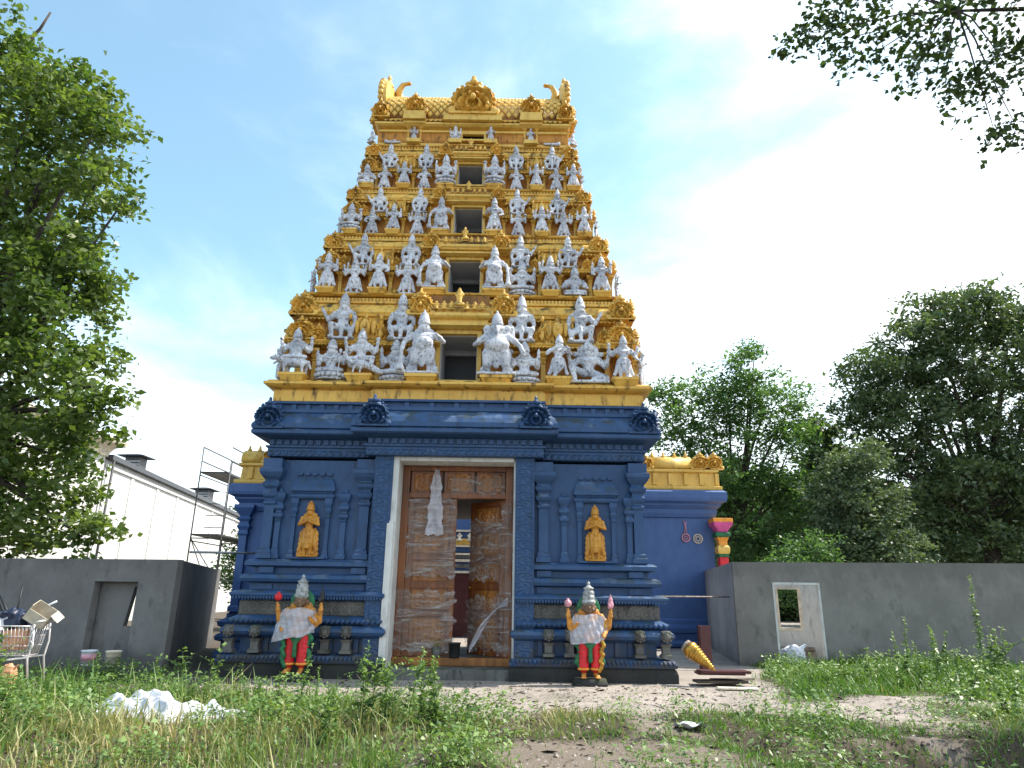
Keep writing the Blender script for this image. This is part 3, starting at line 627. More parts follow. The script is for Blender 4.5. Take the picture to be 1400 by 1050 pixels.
for s in (-1, 1):
    arm(b, s, .24, (.25, .03, .14), (.28, -.03, .30), 'lotus'); arm(b, s, .24, (.23, -.02, .08), (.25, -.11, .10)); b.ell((s*.1, .03, .60), (.055, .045, .06)); b.ell((s*.18, .035, .58), (.045, .04, .05))
b.ell((0, .05, .68), (.16, .04, .11)); b.ell((-.18, -.05, .1), (.11, .1, .1)); b.box(-.27, .27, -.2, .1, 0, .05)
kind('fan', 'many-headed statue with raised knee', b, .24)
# rider on a bull
b = MB(); upper(b, .40, .03); [arm(b, s, .40, (.23, .03, .14), (.25, -.03, .30), 'lotus') for s in (-1, 1)]; [arm(b, s, .40, (.21, -.02, .08), (.19, -.12, .12)) for s in (-1, 1)]
crossleg(b, .40)
bl = MB(); bl.ell((.02, -.05, .24), (.22, .11, .11)); bl.ell((-.12, -.05, .30), (.08, .08, .08)); bl.cap((-.18, -.06, .29), (-.29, -.09, .34), .065, .05); bl.ell((-.33, -.10, .32), (.07, .045, .045)); bl.cap((-.3, -.06, .37), (-.28, -.05, .43), .014, .006, 6); bl.cap((-.3, -.14, .37), (-.28, -.15, .43), .014, .006, 6)
for x, y in ((-.13, -.12), (-.10, .03), (.16, -.12), (.19, .03)): bl.cap((x, y, .2), (x-.01, y, .10), .042, .026); bl.cap((x-.01, y, .10), (x, y, .015), .024, .022)
bl.cap((.24, -.06, .27), (.28, -.08, .1), .014, .02, 8)
kind('bull', 'statue riding a small bull', b, .40, None, 0, True, ('bull', remesh(bl, VOX, 'bull')))
# rider on a peacock with a long tail
b = MB(); upper(b, .36); [arm(b, s, .36, (.23, .03, .14), (.26, -.03, .32), 'lotus') for s in (-1, 1)]; [arm(b, s, .36, (.2, -.02, .08), (.18, -.12, .14)) for s in (-1, 1)]
b.cap((-.06, 0, .34), (-.19, -.1, .30), .066, .048); b.cap((-.19, -.1, .3), (-.1, -.15, .2), .045, .03); b.cap((.06, 0, .34), (.2, -.1, .33), .066, .048); b.cap((.2, -.1, .33), (.19, -.13, .14), .045, .03)
bl = MB(); bl.ell((-.02, -.04, .20), (.18, .1, .10)); bl.cap((-.15, -.06, .22), (-.23, -.09, .40), .045, .026); bl.ell((-.245, -.11, .42), (.035, .03, .03)); bl.cap((.12, -.02, .2), (.34, -.08, .03), .075, .05)
for x in (-.08, .03): bl.cap((x, -.1, .14), (x-.01, -.12, .02), .02, .018, 8)
kind('peacock', 'statue riding a long-tailed bird', b, .36, None, 0, True, ('peacock', remesh(bl, VOX, 'peacock')))
b = MB(); upper(b, .22); crossleg(b, .22); [arm(b, s, .22, (.22, -.01, .08), (.15, -.13, .06)) for s in (-1, 1)]; b.box(-.2, .2, -.17, .1, .08, .12)
kind('sit2', 'cross-legged two-armed statue', b, .22)

ORD = {1: 'lowest', 2: 'second', 3: 'third', 4: 'fourth', 5: 'topmost'}
def statue(k, x, y, z, h, label, rz=0, mirror=False, group='white statues on the tower storeys', wide=1.0):
    desc, parts = KINDS[k]
    o = empty('statue', (x, y, z), rz, label, 'statue', group); o.scale = (h*wide*(-1 if mirror else 1), h, h)
    for n, me in parts: link(n, me, None, o)
    return o

# ------------------------------------------------------------------ the golden storeys
#        z0     z1    half-width  front Y
ST = [(6.10, 8.50, 4.28, .10), (8.50, 10.32, 3.83, .60), (10.32, 11.86, 3.38, .95), (11.86, 13.42, 3.05, 1.25), (13.42, 14.14, 2.74, 1.55)]
#  opening: half width about its own x, bottom, top, x centre
OP = [(.45, 6.33, 7.50, -.07), (.41, 8.67, 9.64, -.03), (.385, 10.50, 11.33, -.01), (.35, 12.18, 12.86, -.02), (.31, 13.65, 13.85, .02)]
LOWX = [(.872, .688, .525, .345), (.875, .705, .548, .368), (.885, .73, .563, .385), (.905, .755, .58, .405)]
BIGX = [.187, .18, .19, .20]; UPX = [(.65, .328), (.665, .355), (.685, .375), (.72, .40)]
LOWK = [[('bull', 'staff', 'peacock', 'sit4'), ('sit4', 'flute', 'fan', 'bow')],       # outside -> in (left) ; in -> outside (right)
        [('four', 'many', 'four', 'many'), ('sit4', 'many', 'sit2', 'four')],
        [('sit4', 'stand', 'four', 'many'), ('four', 'many', 'many', 'four')],
        [('sit2', 'stand', 'four', 'stand'), ('stand', 'four', 'stand', 'four')]]
BIGK = [('club', 'elephant'), ('club', 'club'), ('club', 'stand'), ('sit4', 'sit4')]
FRAC = ('outermost', 'second from corner', 'third from corner', 'innermost')
SIDE = {-1: 'left', 1: 'right'}
tiny = MB(); upper(tiny, .22, .03); crossleg(tiny, .22); TINY = remesh(tiny, .03, 'frieze_figure', 1); TINY.materials.append(GOLD)
for i in range(5):
    z0, z1, Wd, Yf = ST[i]; H = z1-z0; k = H/2.4 if i < 4 else .55; yb = 6.4-Yf
    ow, oz0, oz1, ox = OP[i]
    if i < 4: W2, Y2 = ST[i+1][2], ST[i+1][3]
    else: W2, Y2 = 2.66, 1.62
    iw = .58*k if i < 4 else .10; wb, yw = Wd-iw, Yf+iw
    # storey body: masonry left and right of the opening, lintel over it, a plastered chamber behind it
    bd = MB(); za, zb = z0-.02, z0+.72*H
    bd.box(-wb, ox-ow-.005, yw, yb-iw, za, zb).box(ox+ow+.005, wb, yw, yb-iw, za, zb).box(ox-ow-.005, ox+ow+.005, yw, yb-iw, oz1, max(zb, oz1+.05)).box(ox-ow-.005, ox+ow+.005, yw, yb-iw, za, oz0)
    st = bd.build('storey', GOLDD, T)
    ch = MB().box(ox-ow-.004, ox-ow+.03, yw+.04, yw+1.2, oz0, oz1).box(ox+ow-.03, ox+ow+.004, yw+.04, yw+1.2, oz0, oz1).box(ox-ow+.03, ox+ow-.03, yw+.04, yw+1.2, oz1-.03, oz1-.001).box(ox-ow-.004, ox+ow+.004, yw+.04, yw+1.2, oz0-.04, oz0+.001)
    cl = ch.build('chamber_lining', INTER if i < 4 else BLACK, st); MB().box(ox-ow+.03, ox+ow-.03, yw+1.0, yw+1.2, oz0+.86*(oz1-oz0), oz1-.03).build('rear_wall', INTER, cl); MB().box(ox-ow+.03, ox+ow-.03, yw+1.1, yw+1.3, oz0, oz0+.86*(oz1-oz0)).build('dark_doorway_fill', BLACK, cl)  # black slab and black topmost lining stand in for the unlit depth
    fy = yw-.10*k
    MB().box(ox-ow-.09*k, ox-ow+.012, fy, yw+.05, oz0-.02, oz1+.09*k).box(ox+ow-.012, ox+ow+.09*k, fy, yw+.05, oz0-.02, oz1+.09*k).box(ox-ow+.012, ox+ow-.012, fy, yw+.05, oz1-.005, oz1+.09*k).box(ox-ow+.012, ox+ow-.012, fy-.05, yw+.05, oz0-.05, oz0+.002).build('opening_frame', GOLDL, st)
    cb = .40*Wd*.62
    MB().sweep(bayplan(Wd-.12*k, Yf+.12*k, yb-.12*k, cb, .10*k), [(-.3*k, z0-.06*k), (.03*k, z0-.05*k), (.10*k, z0-.01), (.12*k, z0+.02), (.10*k, z0+.05*k), (-.3*k, z0+.07*k)]).build('ledge', GOLD, st)
    if i == 4: break
    ze = z0+.44*H
    for xa, xb in ((-(Wd-.42*k), ox-ow-.16*k), (ox+ow+.16*k, Wd-.42*k)): MB().sweep(rect(xa, xb, Yf+.42*k, yb-.42*k), [(-.1*k, ze-.08*k), (.0, ze-.06*k), (.04*k, ze-.03*k), (.16*k, ze), (.18*k, ze+.03*k), (.16*k, ze+.06*k), (-.1*k, ze+.07*k)]).build('entablature', GOLD, st)
    petals(st, 'bead_row', GOLD, -(Wd-.26*k), ox-ow-.2*k, Yf+.27*k, ze-.005, .085, .075, .035); petals(st, 'bead_row', GOLD, ox+ow+.2*k, Wd-.26*k, Yf+.27*k, ze-.005, .085, .075, .035)
    # long upper cornice
    zc = z0+.70*H; q = z1-zc
    MB().sweep(bayplan(W2-.10*k, Y2+.10*k, 6.4-Y2-.1*k, cb*.8, .06*k), [(-.4*k, zc-.02), (.02, zc), (.10*k, zc+.05*q), (.26*k, zc+.10*q), (.28*k, zc+.17*q), (.22*k, zc+.20*q), (.25*k, zc+.25*q), (.22*k, zc+.42*q), (.14*k, zc+.56*q), (.05*k, zc+.64*q), (.10*k, zc+.66*q), (.10*k, zc+.74*q), (-.02*k, zc+.76*q), (-.02*k, zc+.9*q), (-.3*k, zc+.91*q)]).build('cornice', GOLD, st)
    for xa, xb in ((-W2+.1, -cb*1.1), (cb*1.1, W2-.1)): petals(st, 'leaf_row', GOLD, xa, xb, Y2-.10*k, zc+.10*q, .10, .09, .03); dentils(st, GOLD, xa, xb, Y2+.08*k, zc+.76*q, .085, .1*q, .05)
    for x in (-W2+.08, W2-.08): link('arch_ornament', KUDU.copy(), GOLD, st, (x, Y2-.16*k, zc+.08*q), 0, (.58*k, .6*k, .54*k))
    for x in (-cb*.92, cb*.92): link('arch_ornament', KUDU.copy(), GOLD, st, (x, Y2-.24*k, zc+.10*q), 0, (.56*k, .6*k, .56*k))
    for s in (-1, 1):
        link('arch_ornament', KUDU.copy(), GOLD, st, (s*(W2+.16*k), Y2+.12*k, zc+.08*q), s*PI/2, (.64*k, .6*k, .58*k)); link('arch_ornament', KUDU.copy(), GOLD, st, (s*(W2+.16*k), 3.2, zc+.08*q), s*PI/2, (.9*k, .7*k, .8*k))
    # canopy over the opening with its row of little figures
    zl = oz1+.09*k
    MB().sweep(rect(ox-cb*.62, ox+cb*.62, yw-.22*k, yw+.1), [(-.02, zl), (.0, zl+.01), (.10*k, zl+.04*k), (.10*k, zl+.10*k), (.03*k, zl+.13*k), (.03*k, zl+.19*k), (.12*k, zl+.22*k), (.16*k, zl+.26*k), (.16*k, zl+.33*k), (.05*k, zl+.36*k)]).build('canopy', GOLDL, st)
    zf = zl+.355*k; fyy = yw-.30*k
    MB().box(ox-cb*.66, ox+cb*.66, fyy+.14*k, yw+.3, zf-.02, z1-.06).build('canopy_back', ROOFB, st)
    for j in (-3, -2, -1, 1, 2, 3): link('frieze_figure', TINY, GOLD, st, (ox+j*cb*.17, fyy-.03*k, zf+.0), 0, (.44*k, .44*k, .44*k))
    link('frieze_figure', TINY, GOLD, st, (ox, fyy-.08*k, zf), 0, (.62*k, .6*k, .95*k))
    for s in (-1, 1):
        # aedicules: bracket, two pilasters and a carved panel over each framed statue
        for j in (0, 2):
            x = s*LOWX[i][j]*Wd; pw = .33*k
            MB().box(x-.30*k, x+.30*k, Yf-.13*k, yw+.02, z0+.13*k, z0+.19*k).add([(x-.22*k, Yf-.05*k, z0+.0), (x+.22*k, Yf-.05*k, z0+.0), (x+.22*k, yw, z0), (x-.22*k, yw, z0), (x-.29*k, Yf-.12*k, z0+.13*k), (x+.29*k, Yf-.12*k, z0+.13*k), (x+.29*k, yw, z0+.13*k), (x-.29*k, yw, z0+.13*k)], [(3, 2, 1, 0), (0, 1, 5, 4), (1, 2, 6, 5), (3, 0, 4, 7), (4, 5, 6, 7)]).build('bracket', GOLD, st)
            for d in (-1, 1): link('pilaster', PILM, GOLD, st, (x+d*pw, yw-.07*k, z0+.07*k), 0, (.19*k, .3*k, .36*H))
            if j == 2: link('carved_panel', PANEL.copy(), GOLD, st, (x, Yf+.34*k, ze+.06*k), 0, (.78*k, .9*k, .24*H))
            else: link('arch_ornament', KUDU.copy(), GOLD, st, (x, Yf+.30*k, ze+.05*k), 0, (.62*k, .7*k, .50*k))
        x = s*LOWX[i][0]*Wd
        link('arch_ornament', KUDU.copy(), GOLD, st, (s*(Wd-.20*k), Yf+.75*k, ze+.05*k), s*PI/2, (.62*k, .7*k, .50*k))
        for y in (Yf+.5*k, Yf+1.1*k, 3.2): link('pilaster', PILM, GOLD, st, (s*(wb+.07*k), y, z0+.07*k), 0, (.3*k, .19*k, .36*H))
        x = s*(BIGX[i]*Wd+.04)
        MB().box(x-.36*k, x+.36*k, Yf-.17*k, yw+.02, z0+.12*k, z0+.19*k).add([(x-.26*k, Yf-.05*k, z0-.02), (x+.26*k, Yf-.05*k, z0-.02), (x+.26*k, yw, z0-.02), (x-.26*k, yw, z0-.02), (x-.34*k, Yf-.15*k, z0+.12*k), (x+.34*k, Yf-.15*k, z0+.12*k), (x+.34*k, yw, z0+.12*k), (x-.34*k, yw, z0+.12*k)], [(3, 2, 1, 0), (0, 1, 5, 4), (1, 2, 6, 5), (3, 0, 4, 7), (4, 5, 6, 7)]).build('bracket', GOLD, st)
        link('pilaster', PILM, GOLD, st, (s*(BIGX[i]*Wd+.46*k), yw-.06*k, z0+.07*k), 0, (.19*k, .3*k, .36*H))
        link('carved_panel', PANEL.copy(), GOLD, st, (s*UPX[i][1]*Wd*.80, yw+.02, ze+.06*k), 0, (.30*k, .8*k, .24*H))
        link('arch_ornament', KUDU.copy(), GOLD, st, (s*(LOWX[i][0]+LOWX[i][1])/2*Wd, Yf+.34*k, ze+.05*k), 0, (.34*k, .5*k, .36*k))
        link('arch_ornament', KUDU.copy(), GOLD, st, (s*(LOWX[i][2]+LOWX[i][3])/2*Wd*.985, Yf+.36*k, ze+.05*k), 0, (.30*k, .5*k, .36*k))
        for u in (.60, .455, .78): link('frieze_figure', TINY, GOLD, st, (s*u*Wd, yw-.10*k, z0+.10*k), 0, (.5*k, .5*k, .5*k))
        # statues
        row = LOWK[i][0] if s < 0 else tuple(reversed(LOWK[i][1]))
        for j, kk in enumerate(row):
            framed = j in (0, 2); h = (1.0 if kk not in ('bull', 'peacock', 'fan') else 1.06)*k*(1.08, 1.30, 1.24, 1.16)[i]
            if kk in ('sit2',): h *= .86
            statue(kk, s*LOWX[i][j]*Wd, Yf+(.08 if framed else .2)*k, z0+(.19 if framed else .07)*k, h, f'white {KINDS[kk][0]}, lower row of {ORD[i+1]} storey, {SIDE[s]} half, {FRAC[j]}', mirror=(s > 0 and kk not in ('flute', 'bow')), wide=1.25)
        for j, ux in enumerate(UPX[i]):
            kk = ('reach', 'crouch')[j] if i else ('reach', 'crouch')[j]
            if s > 0 and j == 1 and i in (1, 2): kk = 'reach'
            statue(kk, s*ux*Wd, Yf+.30*k, ze+.05*k, 1.24*k, f'white {KINDS[kk][0]}, upper row of {ORD[i+1]} storey, {SIDE[s]} half, {("outer", "inner")[j]}', mirror=(s > 0), wide=1.08)
        kk = BIGK[i][0 if s < 0 else 1]
        statue(kk, s*(BIGX[i]*Wd+.04), Yf+.02*k, z0+.19*k, (1.60, 1.60, 1.56, 1.46)[i]*k, f'large white {KINDS[kk][0]} beside the {ORD[i+1]} opening, {SIDE[s]} side', mirror=(s > 0 and kk != 'elephant'), wide=1.12 if i else 1.16)
        statue('four', s*(Wd-.10*k), Yf+.42*k, z0+.08*k, .98*k, f'white statue facing {SIDE[s]} round the corner of {ORD[i+1]} storey', s*PI/2)
# topmost storey: plain banded walls with four little framed statues
z0, z1, Wd, Yf = ST[4]
MB().sweep(rect(-2.52, 2.52, Yf+.14, 4.72), [(.10, z0+.02), (.10, z0+.10), (.04, z0+.11), (.04, z0+.24)]).build('banded_wall', GOLDL, st)
tb = MB().sweep(rect(-2.52, 2.52, Yf+.14, 4.72), [(.02, z1-.30), (.02, z1-.26), (.09, z1-.24), (.09, z1-.19), (.02, z1-.18), (.02, z1-.12), (.14, z1-.09), (.20, z1-.05), (.20, z1+.0), (.12, z1+.03)]).build('cornice', GOLDL, st)
for x, kk in ((-1.62, 'four'), (1.62, 'stand')):
    for d in (-.17, .17): link('pilaster', PILM, GOLDL, st, (x+d, Yf+.10, z0+.13), 0, (.10, .14, .52))
    MB().sweep(rect(x-.25, x+.25, Yf-.04, Yf+.14), [(.0, z1-.06), (.05, z1-.04), (.07, z1+.0), (.02, z1+.05)]).box(x-.18, x+.18, Yf-.14, Yf+.1, z0+.03, z0+.14).build('bracket', GOLDL, st)
    statue(kk, x, Yf-.02, z0+.14, .46, f'tiny white {KINDS[kk][0]} between pilasters on topmost storey, {SIDE[-1 if x < 0 else 1]} half', wide=1.2)
for x, kk in ((-.47, 'sit4'), (.51, 'stand')):
    statue(kk, x, Yf-.02, z0+.15, .50, f'tiny white {KINDS[kk][0]} beside topmost slit opening, {SIDE[-1 if x < 0 else 1]} side', wide=1.2); MB().box(x-.18, x+.18, Yf-.14, Yf+.3, z0+.03, z0+.15).build('bracket', GOLDL, st)
for s in (-1, 1):
    statue('sit2', s*2.78, Yf+.02, z0+.06, .42, f'tiny white cross-legged two-armed statue on {SIDE[s]} end of topmost ledge', rz=s*.5)
    b = MB(); b.cap((0, 0, .04), (.34, .0, .05), .045, .03); b.ell((-.04, 0, .06), (.06, .05, .06)); b.cap((.1, -.03, .06), (.24, -.05, .09), .02, .015)
    tag(link('reclining_statue', remesh(b, .012, 'reclining_statue'), WHITE, None, (s*2.34, Yf-.0, z0+.05), PI if s > 0 else 0), f'small white reclining statue lying on topmost ledge, {SIDE[s]} side', 'statue', 'white statues on the tower storeys')

# barrel roof with diamond tiles, gable horns and three arch ornaments
PR = [(1.70, 14.15), (1.58, 14.24), (1.53, 14.40), (1.53, 14.58), (1.58, 14.78), (1.70, 15.02), (1.90, 15.26), (2.2, 15.52), (2.6, 15.76), (3.2, 15.88)]
prof = PR+[(6.4-y, z) for y, z in reversed(PR[:-1])]; rw = 2.45
mb = MB(); n = len(prof); mb.add([(-rw, y, z) for y, z in prof]+[(rw, y, z) for y, z in prof], [(k, k+n, k+n+1, k+1) for k in range(n-1)]+[tuple(range(n)), tuple(range(n, 2*n))[::-1]])
rf = mb.build('barrel_roof', ROOFB, T, True)
seg = [math.dist(PR[k], PR[k+1]) for k in range(len(PR)-1)]
def along(d):
    for k, l in enumerate(seg):
        if d <= l or k == len(seg)-1: t = d/l; a, b = Vector(PR[k]), Vector(PR[k+1]); p = a+(b-a)*t; e = (b-a).normalized(); return p, e
        d -= l
tl = MB().add([(-.084, 0, 0), (0, 0, -.106), (.084, 0, 0), (0, 0, .106), (-.06, -.035, 0), (0, -.035, -.075), (.06, -.035, 0), (0, -.035, .075)], [(0, 1, 5, 4), (1, 2, 6, 5), (2, 3, 7, 6), (3, 0, 4, 7), (4, 5, 6, 7)]).mesh('roof_tile'); tl.materials.append(GOLDL)
for r in range(13):
    d = .36+r*.125; p, e = along(d); ang = math.atan2(e.x, e.y)
    for c in range(25):
        x = -2.4+c*.2+(.1 if r % 2 else 0)
        if x > 2.42 or (abs(x) < .55 and r < 9): continue
        o = link('roof_tile', tl, None, rf, (x, p.x-.004, p.y)); o.rotation_euler = (-ang, 0, 0)
petals(rf, 'petal_row', GOLD, -2.5, 2.5, 1.55, 14.30, .14, .12, .04)
MB().sweep(rect(-2.55, 2.55, 1.70, 4.7), [(-.1, 14.16), (.10, 14.17), (.14, 14.20), (.1, 14.25), (-.1, 14.26)]).build('eave_band', GOLDL, rf)
MB().tube([(-2.5, 3.2, 15.9), (2.5, 3.2, 15.9)], .05, 8).build('ridge_roll', STONE, rf)
link('arch_ornament', KUDU.copy(), GOLD, rf, (0, 1.50, 14.34), 0, (1.2, 1.3, 1.06)); MB().box(-.78, .78, 1.38, 1.75, 14.16, 14.36, .04).build('ornament_base', GOLDL, rf)
for x in (-1.62, 1.62):
    link('arch_ornament', KUDU.copy(), GOLD, rf, (x, 1.50, 14.42), 0, (.58, .8, .54)); MB().box(x-.29, x+.29, 1.38, 1.7, 14.18, 14.43, .03).build('ornament_base', GOLDL, rf)
for s in (-1, 1):
    # gable end: tall horseshoe slab facing sideways, curled horn behind it, scroll at its foot
    out_ = []
    for t in np.linspace(-.28*PI, 1.28*PI, 30): out_.append((3.2+1.62*math.cos(t), 15.25+(1.02 if math.sin(t) > 0 else .9)*math.sin(t)))
    mb = MB(); n = len(out_); x0, x1 = s*2.50, s*2.70
    mb.add([(x0, y, z) for y, z in out_]+[(x1, y, z) for y, z in out_], [tuple(range(n)), tuple(range(n, 2*n))[::-1]]+[(k, (k+1) % n, (k+1) % n+n, k+n) for k in range(n)])
    g = mb.build('gable_slab', GOLDL, rf)
    mb = MB()
    for y, z in out_: mb.ell((s*2.66, y, z), (.085, .08, .10), 8, 6)
    tag(mb.build('gable_flames', GOLD, rf, True), kind='stuff')
    mb = MB().tube([(s*2.15, 3.0, 15.72), (s*2.36, 2.9, 16.0), (s*2.40, 2.85, 16.3), (s*2.28, 2.82, 16.52), (s*2.10, 2.8, 16.56)], [.16, .15, .11, .075, .05], 10); mb.ell((s*2.10, 2.8, 16.55), (.09, .08, .05), 8, 6)
    mb.build('horn', GOLD, rf, True)
    b = MB(); b.cap((0, 0, 0), (0, 0, .36), .11, .07); b.ell((0, 0, .45), .075); b.cap((0, 0, .5), (0, 0, .62), .06, .01); b.cap((.06, 0, .3), (.14, -.06, .12), .035, .025); b.cap((-.06, 0, .3), (-.14, -.06, .12), .035, .025)
    link('gable_figure', remesh(b, .016, 'gable_figure'), GOLDL, rf, (s*2.62, 2.45, 15.95))
    link('arch_ornament', KUDU.copy(), GOLD, rf, (s*2.58, 1.56, 14.28), 0, (.42, .9, .52)); link('arch_ornament', KUDU.copy(), GOLD, rf, (s*2.74, 1.85, 14.2), s*PI/2, (.6, .8, .7))
#--PART2--
# ------------------------------------------------------------------ gilded niche figures
b = MB(); upper(b, .50); [leg(b, s, .50, x=.055) for s in (-1, 1)]; drape(b, .50)
for s in (-1, 1):
    b.cap((s*.142, 0, .735), (s*.19, -.04, .61), .038, .03); b.cap((s*.19, -.04, .61), (s*.025, -.145, .665), .030, .022); b.cap((s*.02, -.15, .67), (s*.008, -.165, .745), .020, .012)
    b.ell((s*.155, 0, .66), .046); b.cap((s*.09, .04, .8), (s*.13, .05, .62), .045, .03)
for k in range(6):
    for s in (-1, 1): b.ell((s*(.125+.02*(k % 2)), .03, .08+.07*k), (.04, .03, .045), 8, 6); b.ell((s*.04, -.07-.01*(k % 2), .42-.05*k), .02, 6, 5)
b.lathe([(.20, 0), (.21, .015), (.18, .03)], 16, sq=.65)
DEV = [('body', remesh(b, .011, 'body')), ('crown', MB().lathe([(r, q*.72) for r, q in CROWN2], 16, (0, -.012, .895)).mesh('crown', True))]
b = MB(); n = 22
for k in range(n):
    s = 1 if k % 2 else -1; z = .02+.5*(k//2)/(n//2); b.ell((s*(.165-.06*z+.015*(k//2 % 2)), .04, z), (.045, .025, .042), 8, 6)
b.box(-.13, .13, .03, .06, 0, .56)
DEV.append(('backdrop_scrolls', remesh(b, .014, 'backdrop_scrolls')))
OCHRE = paint('ochre_gilding', (.58, .27, .03), (.46, .18, .02), (.2, .07, .01), .4, None, 0, .4, .3, .5)
for s, x in ((-1, -3.03), (1, 3.0)):
    g = empty('niche_figure', (x, .155, 2.30), 0, f'golden standing figure with joined palms in the {SIDE[s]} blue niche', 'statue', 'golden niche figures')
    g.scale = (1.08,)*3
    for nme, me in DEV: link(nme, me, OCHRE, g)

# ------------------------------------------------------------------ painted guardians at the foot of the gate
def cloth(fn, nu, nv):
    vs = [fn(i/nu, j/nv) for j in range(nv+1) for i in range(nu+1)]
    return MB().add(vs, [(j*(nu+1)+i, j*(nu+1)+i+1, (j+1)*(nu+1)+i+1, (j+1)*(nu+1)+i) for j in range(nv) for i in range(nu)])
def guardian(x, y, z, h, s, label):
    g = empty('guardian_statue', (x, y, z), 0, label, 'statue', 'painted guardians flanking the doorway'); g.scale = (h/1.10,)*3
    hz = .45; b = MB(); upper(b, hz, .008)
    arm(b, -1, hz, (.235, -.01, .12), (.255, -.06, .27), None, .042); arm(b, 1, hz, (.235, -.01, .12), (.255, -.06, .27), None, .042)
    for q in (-1, 1): arm(b, q, hz, (.20, -.02, .08), (.17, -.11, .04 if q == s else .14), None, .038)
    link('body', remesh(b, .0095, 'body'), SKING, g)
    b = MB(); b.ell((0, -.014, hz+.345), (.073, .074, .084), 16, 12); b.ell((0, -.092, hz+.338), (.016, .02, .026)); b.ell((0, -.078, hz+.298), (.03, .018, .010)); b.ell((0, -.06, hz+.275), (.03, .03, .02)); [(b.ell((q*.03, -.078, hz+.362), (.018, .012, .010)), b.ell((q*.03, -.078, hz+.382), (.024, .012, .007)), b.ell((q*.078, 0, hz+.33), (.018, .024, .045)), b.ell((q*.045, -.066, hz+.318), (.024, .02, .024))) for q in (-1, 1)]
    link('head', remesh(b, .008, 'head'), HEADC, g)
    b = MB(); [leg(b, q, hz, x=.07) for q in (-1, 1)]; b.ell((0, 0, hz-.02), (.115, .085, .07)); [b.cap((q*.06, -.005, hz-.05), (q*.075, -.02, .12), .078, .058) for q in (-1, 1)]
    for q in (-1, 1):
        for k in range(5): b.ell((q*.075, -.012, .14+.05*k), (.066+.003*k, .062+.003*k, .013), 10, 6)
    me = remesh(b, .0095, 'trousers'); link('trousers', me, RED, g)
    b = MB(); ring(b, (0, -.01, hz+.02), .125, .098, 20, .020); b.ell((0, -.115, hz), (.05, .02, .05), 10, 8)
    link('gold_belt', remesh(b, .009, 'gold_belt'), ORANGE, g)
    for q in (-1, 1): b = MB(); ring(b, (q*.075, -.015, .105), .058, .055, 12, .018); link('anklet', remesh(b, .009, 'anklet'), ORANGE, g)
    b = MB(); [(b.cap((q*.07, .0, .045), (q*.085, -.09, .025), .030, .026), [b.cap((q*.085+k*.012, -.1, .022), (q*.085+k*.016, -.135, .016), .011, .009, 6) for k in (-1.5, -.5, .5, 1.5)]) for q in (-1, 1)]
    link('feet', remesh(b, .008, 'feet'), SKING, g)
    link('crown', MB().lathe(CROWN2, 22, (0, -.012, hz+.395)).mesh('crown', True), GREYC, g)
    b = MB(); b.ell((0, .055, hz+.335), (.145, .02, .15), 24, 12); link('halo', b.mesh('halo', True), GREEN, g)
    b = MB()
    for q in (-1, 1):
        for k in range(7): b.ell((q*(.13+.03*math.sin(k*1.7)), -.02, hz-.02-.05*k), (.034, .03, .042), 8, 6)
        b.cap((q*.1, -.06, hz), (0, -.10, hz-.12), .022, .02)
    b.cap((.0, -.1, hz-.05), (.0, -.085, .2), .02, .03)
    link('green_sash', remesh(b, .010, 'green_sash'), GREEN, g)
    b = MB(); q = s
    for k in range(16):
        t = k/15; b.ell((q*(.17-.05*t+.015*math.sin(k*2)), -.06-.02*math.sin(t*3), hz+.16-.52*t), (.030, .028, .03), 8, 6)
    link('garland', remesh(b, .010, 'garland'), KALAS if s > 0 else GREEN, g)
    for q in (-1, 1):
        c = Vector((q*.258, -.07, hz+.38))
        if q == -1:
            b = MB(); b.ell(c, (.036, .036, .034), 12, 8); b.ell(c+Vector((0, 0, .045)), (.022, .022, .03), 10, 8)
            for k in range(8): t = k*PI/4; b.ell(c+Vector((.03*math.cos(t), .03*math.sin(t), .012)), (.017, .017, .034), 8, 6)
            link('lotus_bud', remesh(b, .008, 'lotus_bud'), PALEP if s > 0 else RED, g)
        else:
            b = MB(); b.ell(c, (.038, .034, .05), 12, 8); b.ell(c+Vector((0, 0, .05)), (.028, .025, .04), 10, 8); b.ell(c+Vector((0, 0, .095)), (.012, .012, .03), 8, 6); b.ell(c+Vector((-.02, -.025, -.02)), (.02, .02, .03), 8, 6)
            link('conch', remesh(b, .008, 'conch'), PALEP if s > 0 else BLACK, g)
    def fn(u, v):
        # bib of polythene tied round the shoulders, one lower corner hanging free
        a = (u-.5)*2; th = a*1.62; tl_ = max(0, -a) if s < 0 else max(0, -a)*.35
        drop = .28+.04*math.cos(a*3)+(.13*tl_ if s < 0 else .08*max(0, -a)); zz = hz+.272-.035*abs(a)**1.5-drop*v
        wr = .010*math.sin(13*a+5*v)+.006*math.sin(29*a-11*v+2)+.004*math.sin(17*v+8*a)
        rx = (.188+.015*math.sin(v*3))*(1+.62*v*tl_); ry = .120+.02*v
        return ((rx+wr)*math.sin(th), -(ry+wr)*math.cos(th)-.018-.03*v*(1-a*a), zz+.008*math.sin(7*a+3*v))
    link('plastic_wrap', cloth(fn, 48, 30).mesh('plastic_wrap', True), POLY, g)
    MB().lathe([(.20, -.09), (.22, -.07), (.20, -.03), (.19, 0)], 20, sq=.75).build('pedestal', DARKST, g, True)
    return g
guardian(-2.84, -.52, .13, 1.80, -1, 'painted guardian with red trousers and wide drooping plastic wrap, left of the doorway')
guardian(2.76, -.52, .12, 1.76, 1, 'painted guardian with pink lotus and conch and tight plastic wrap, right of the doorway')
for x0 in (-2.84, 2.76):
    MB().box(x0-.30, x0+.30, -.76, -.20, -.05, .05).build('guardian_footing', DARKST, T, bevel=.015)

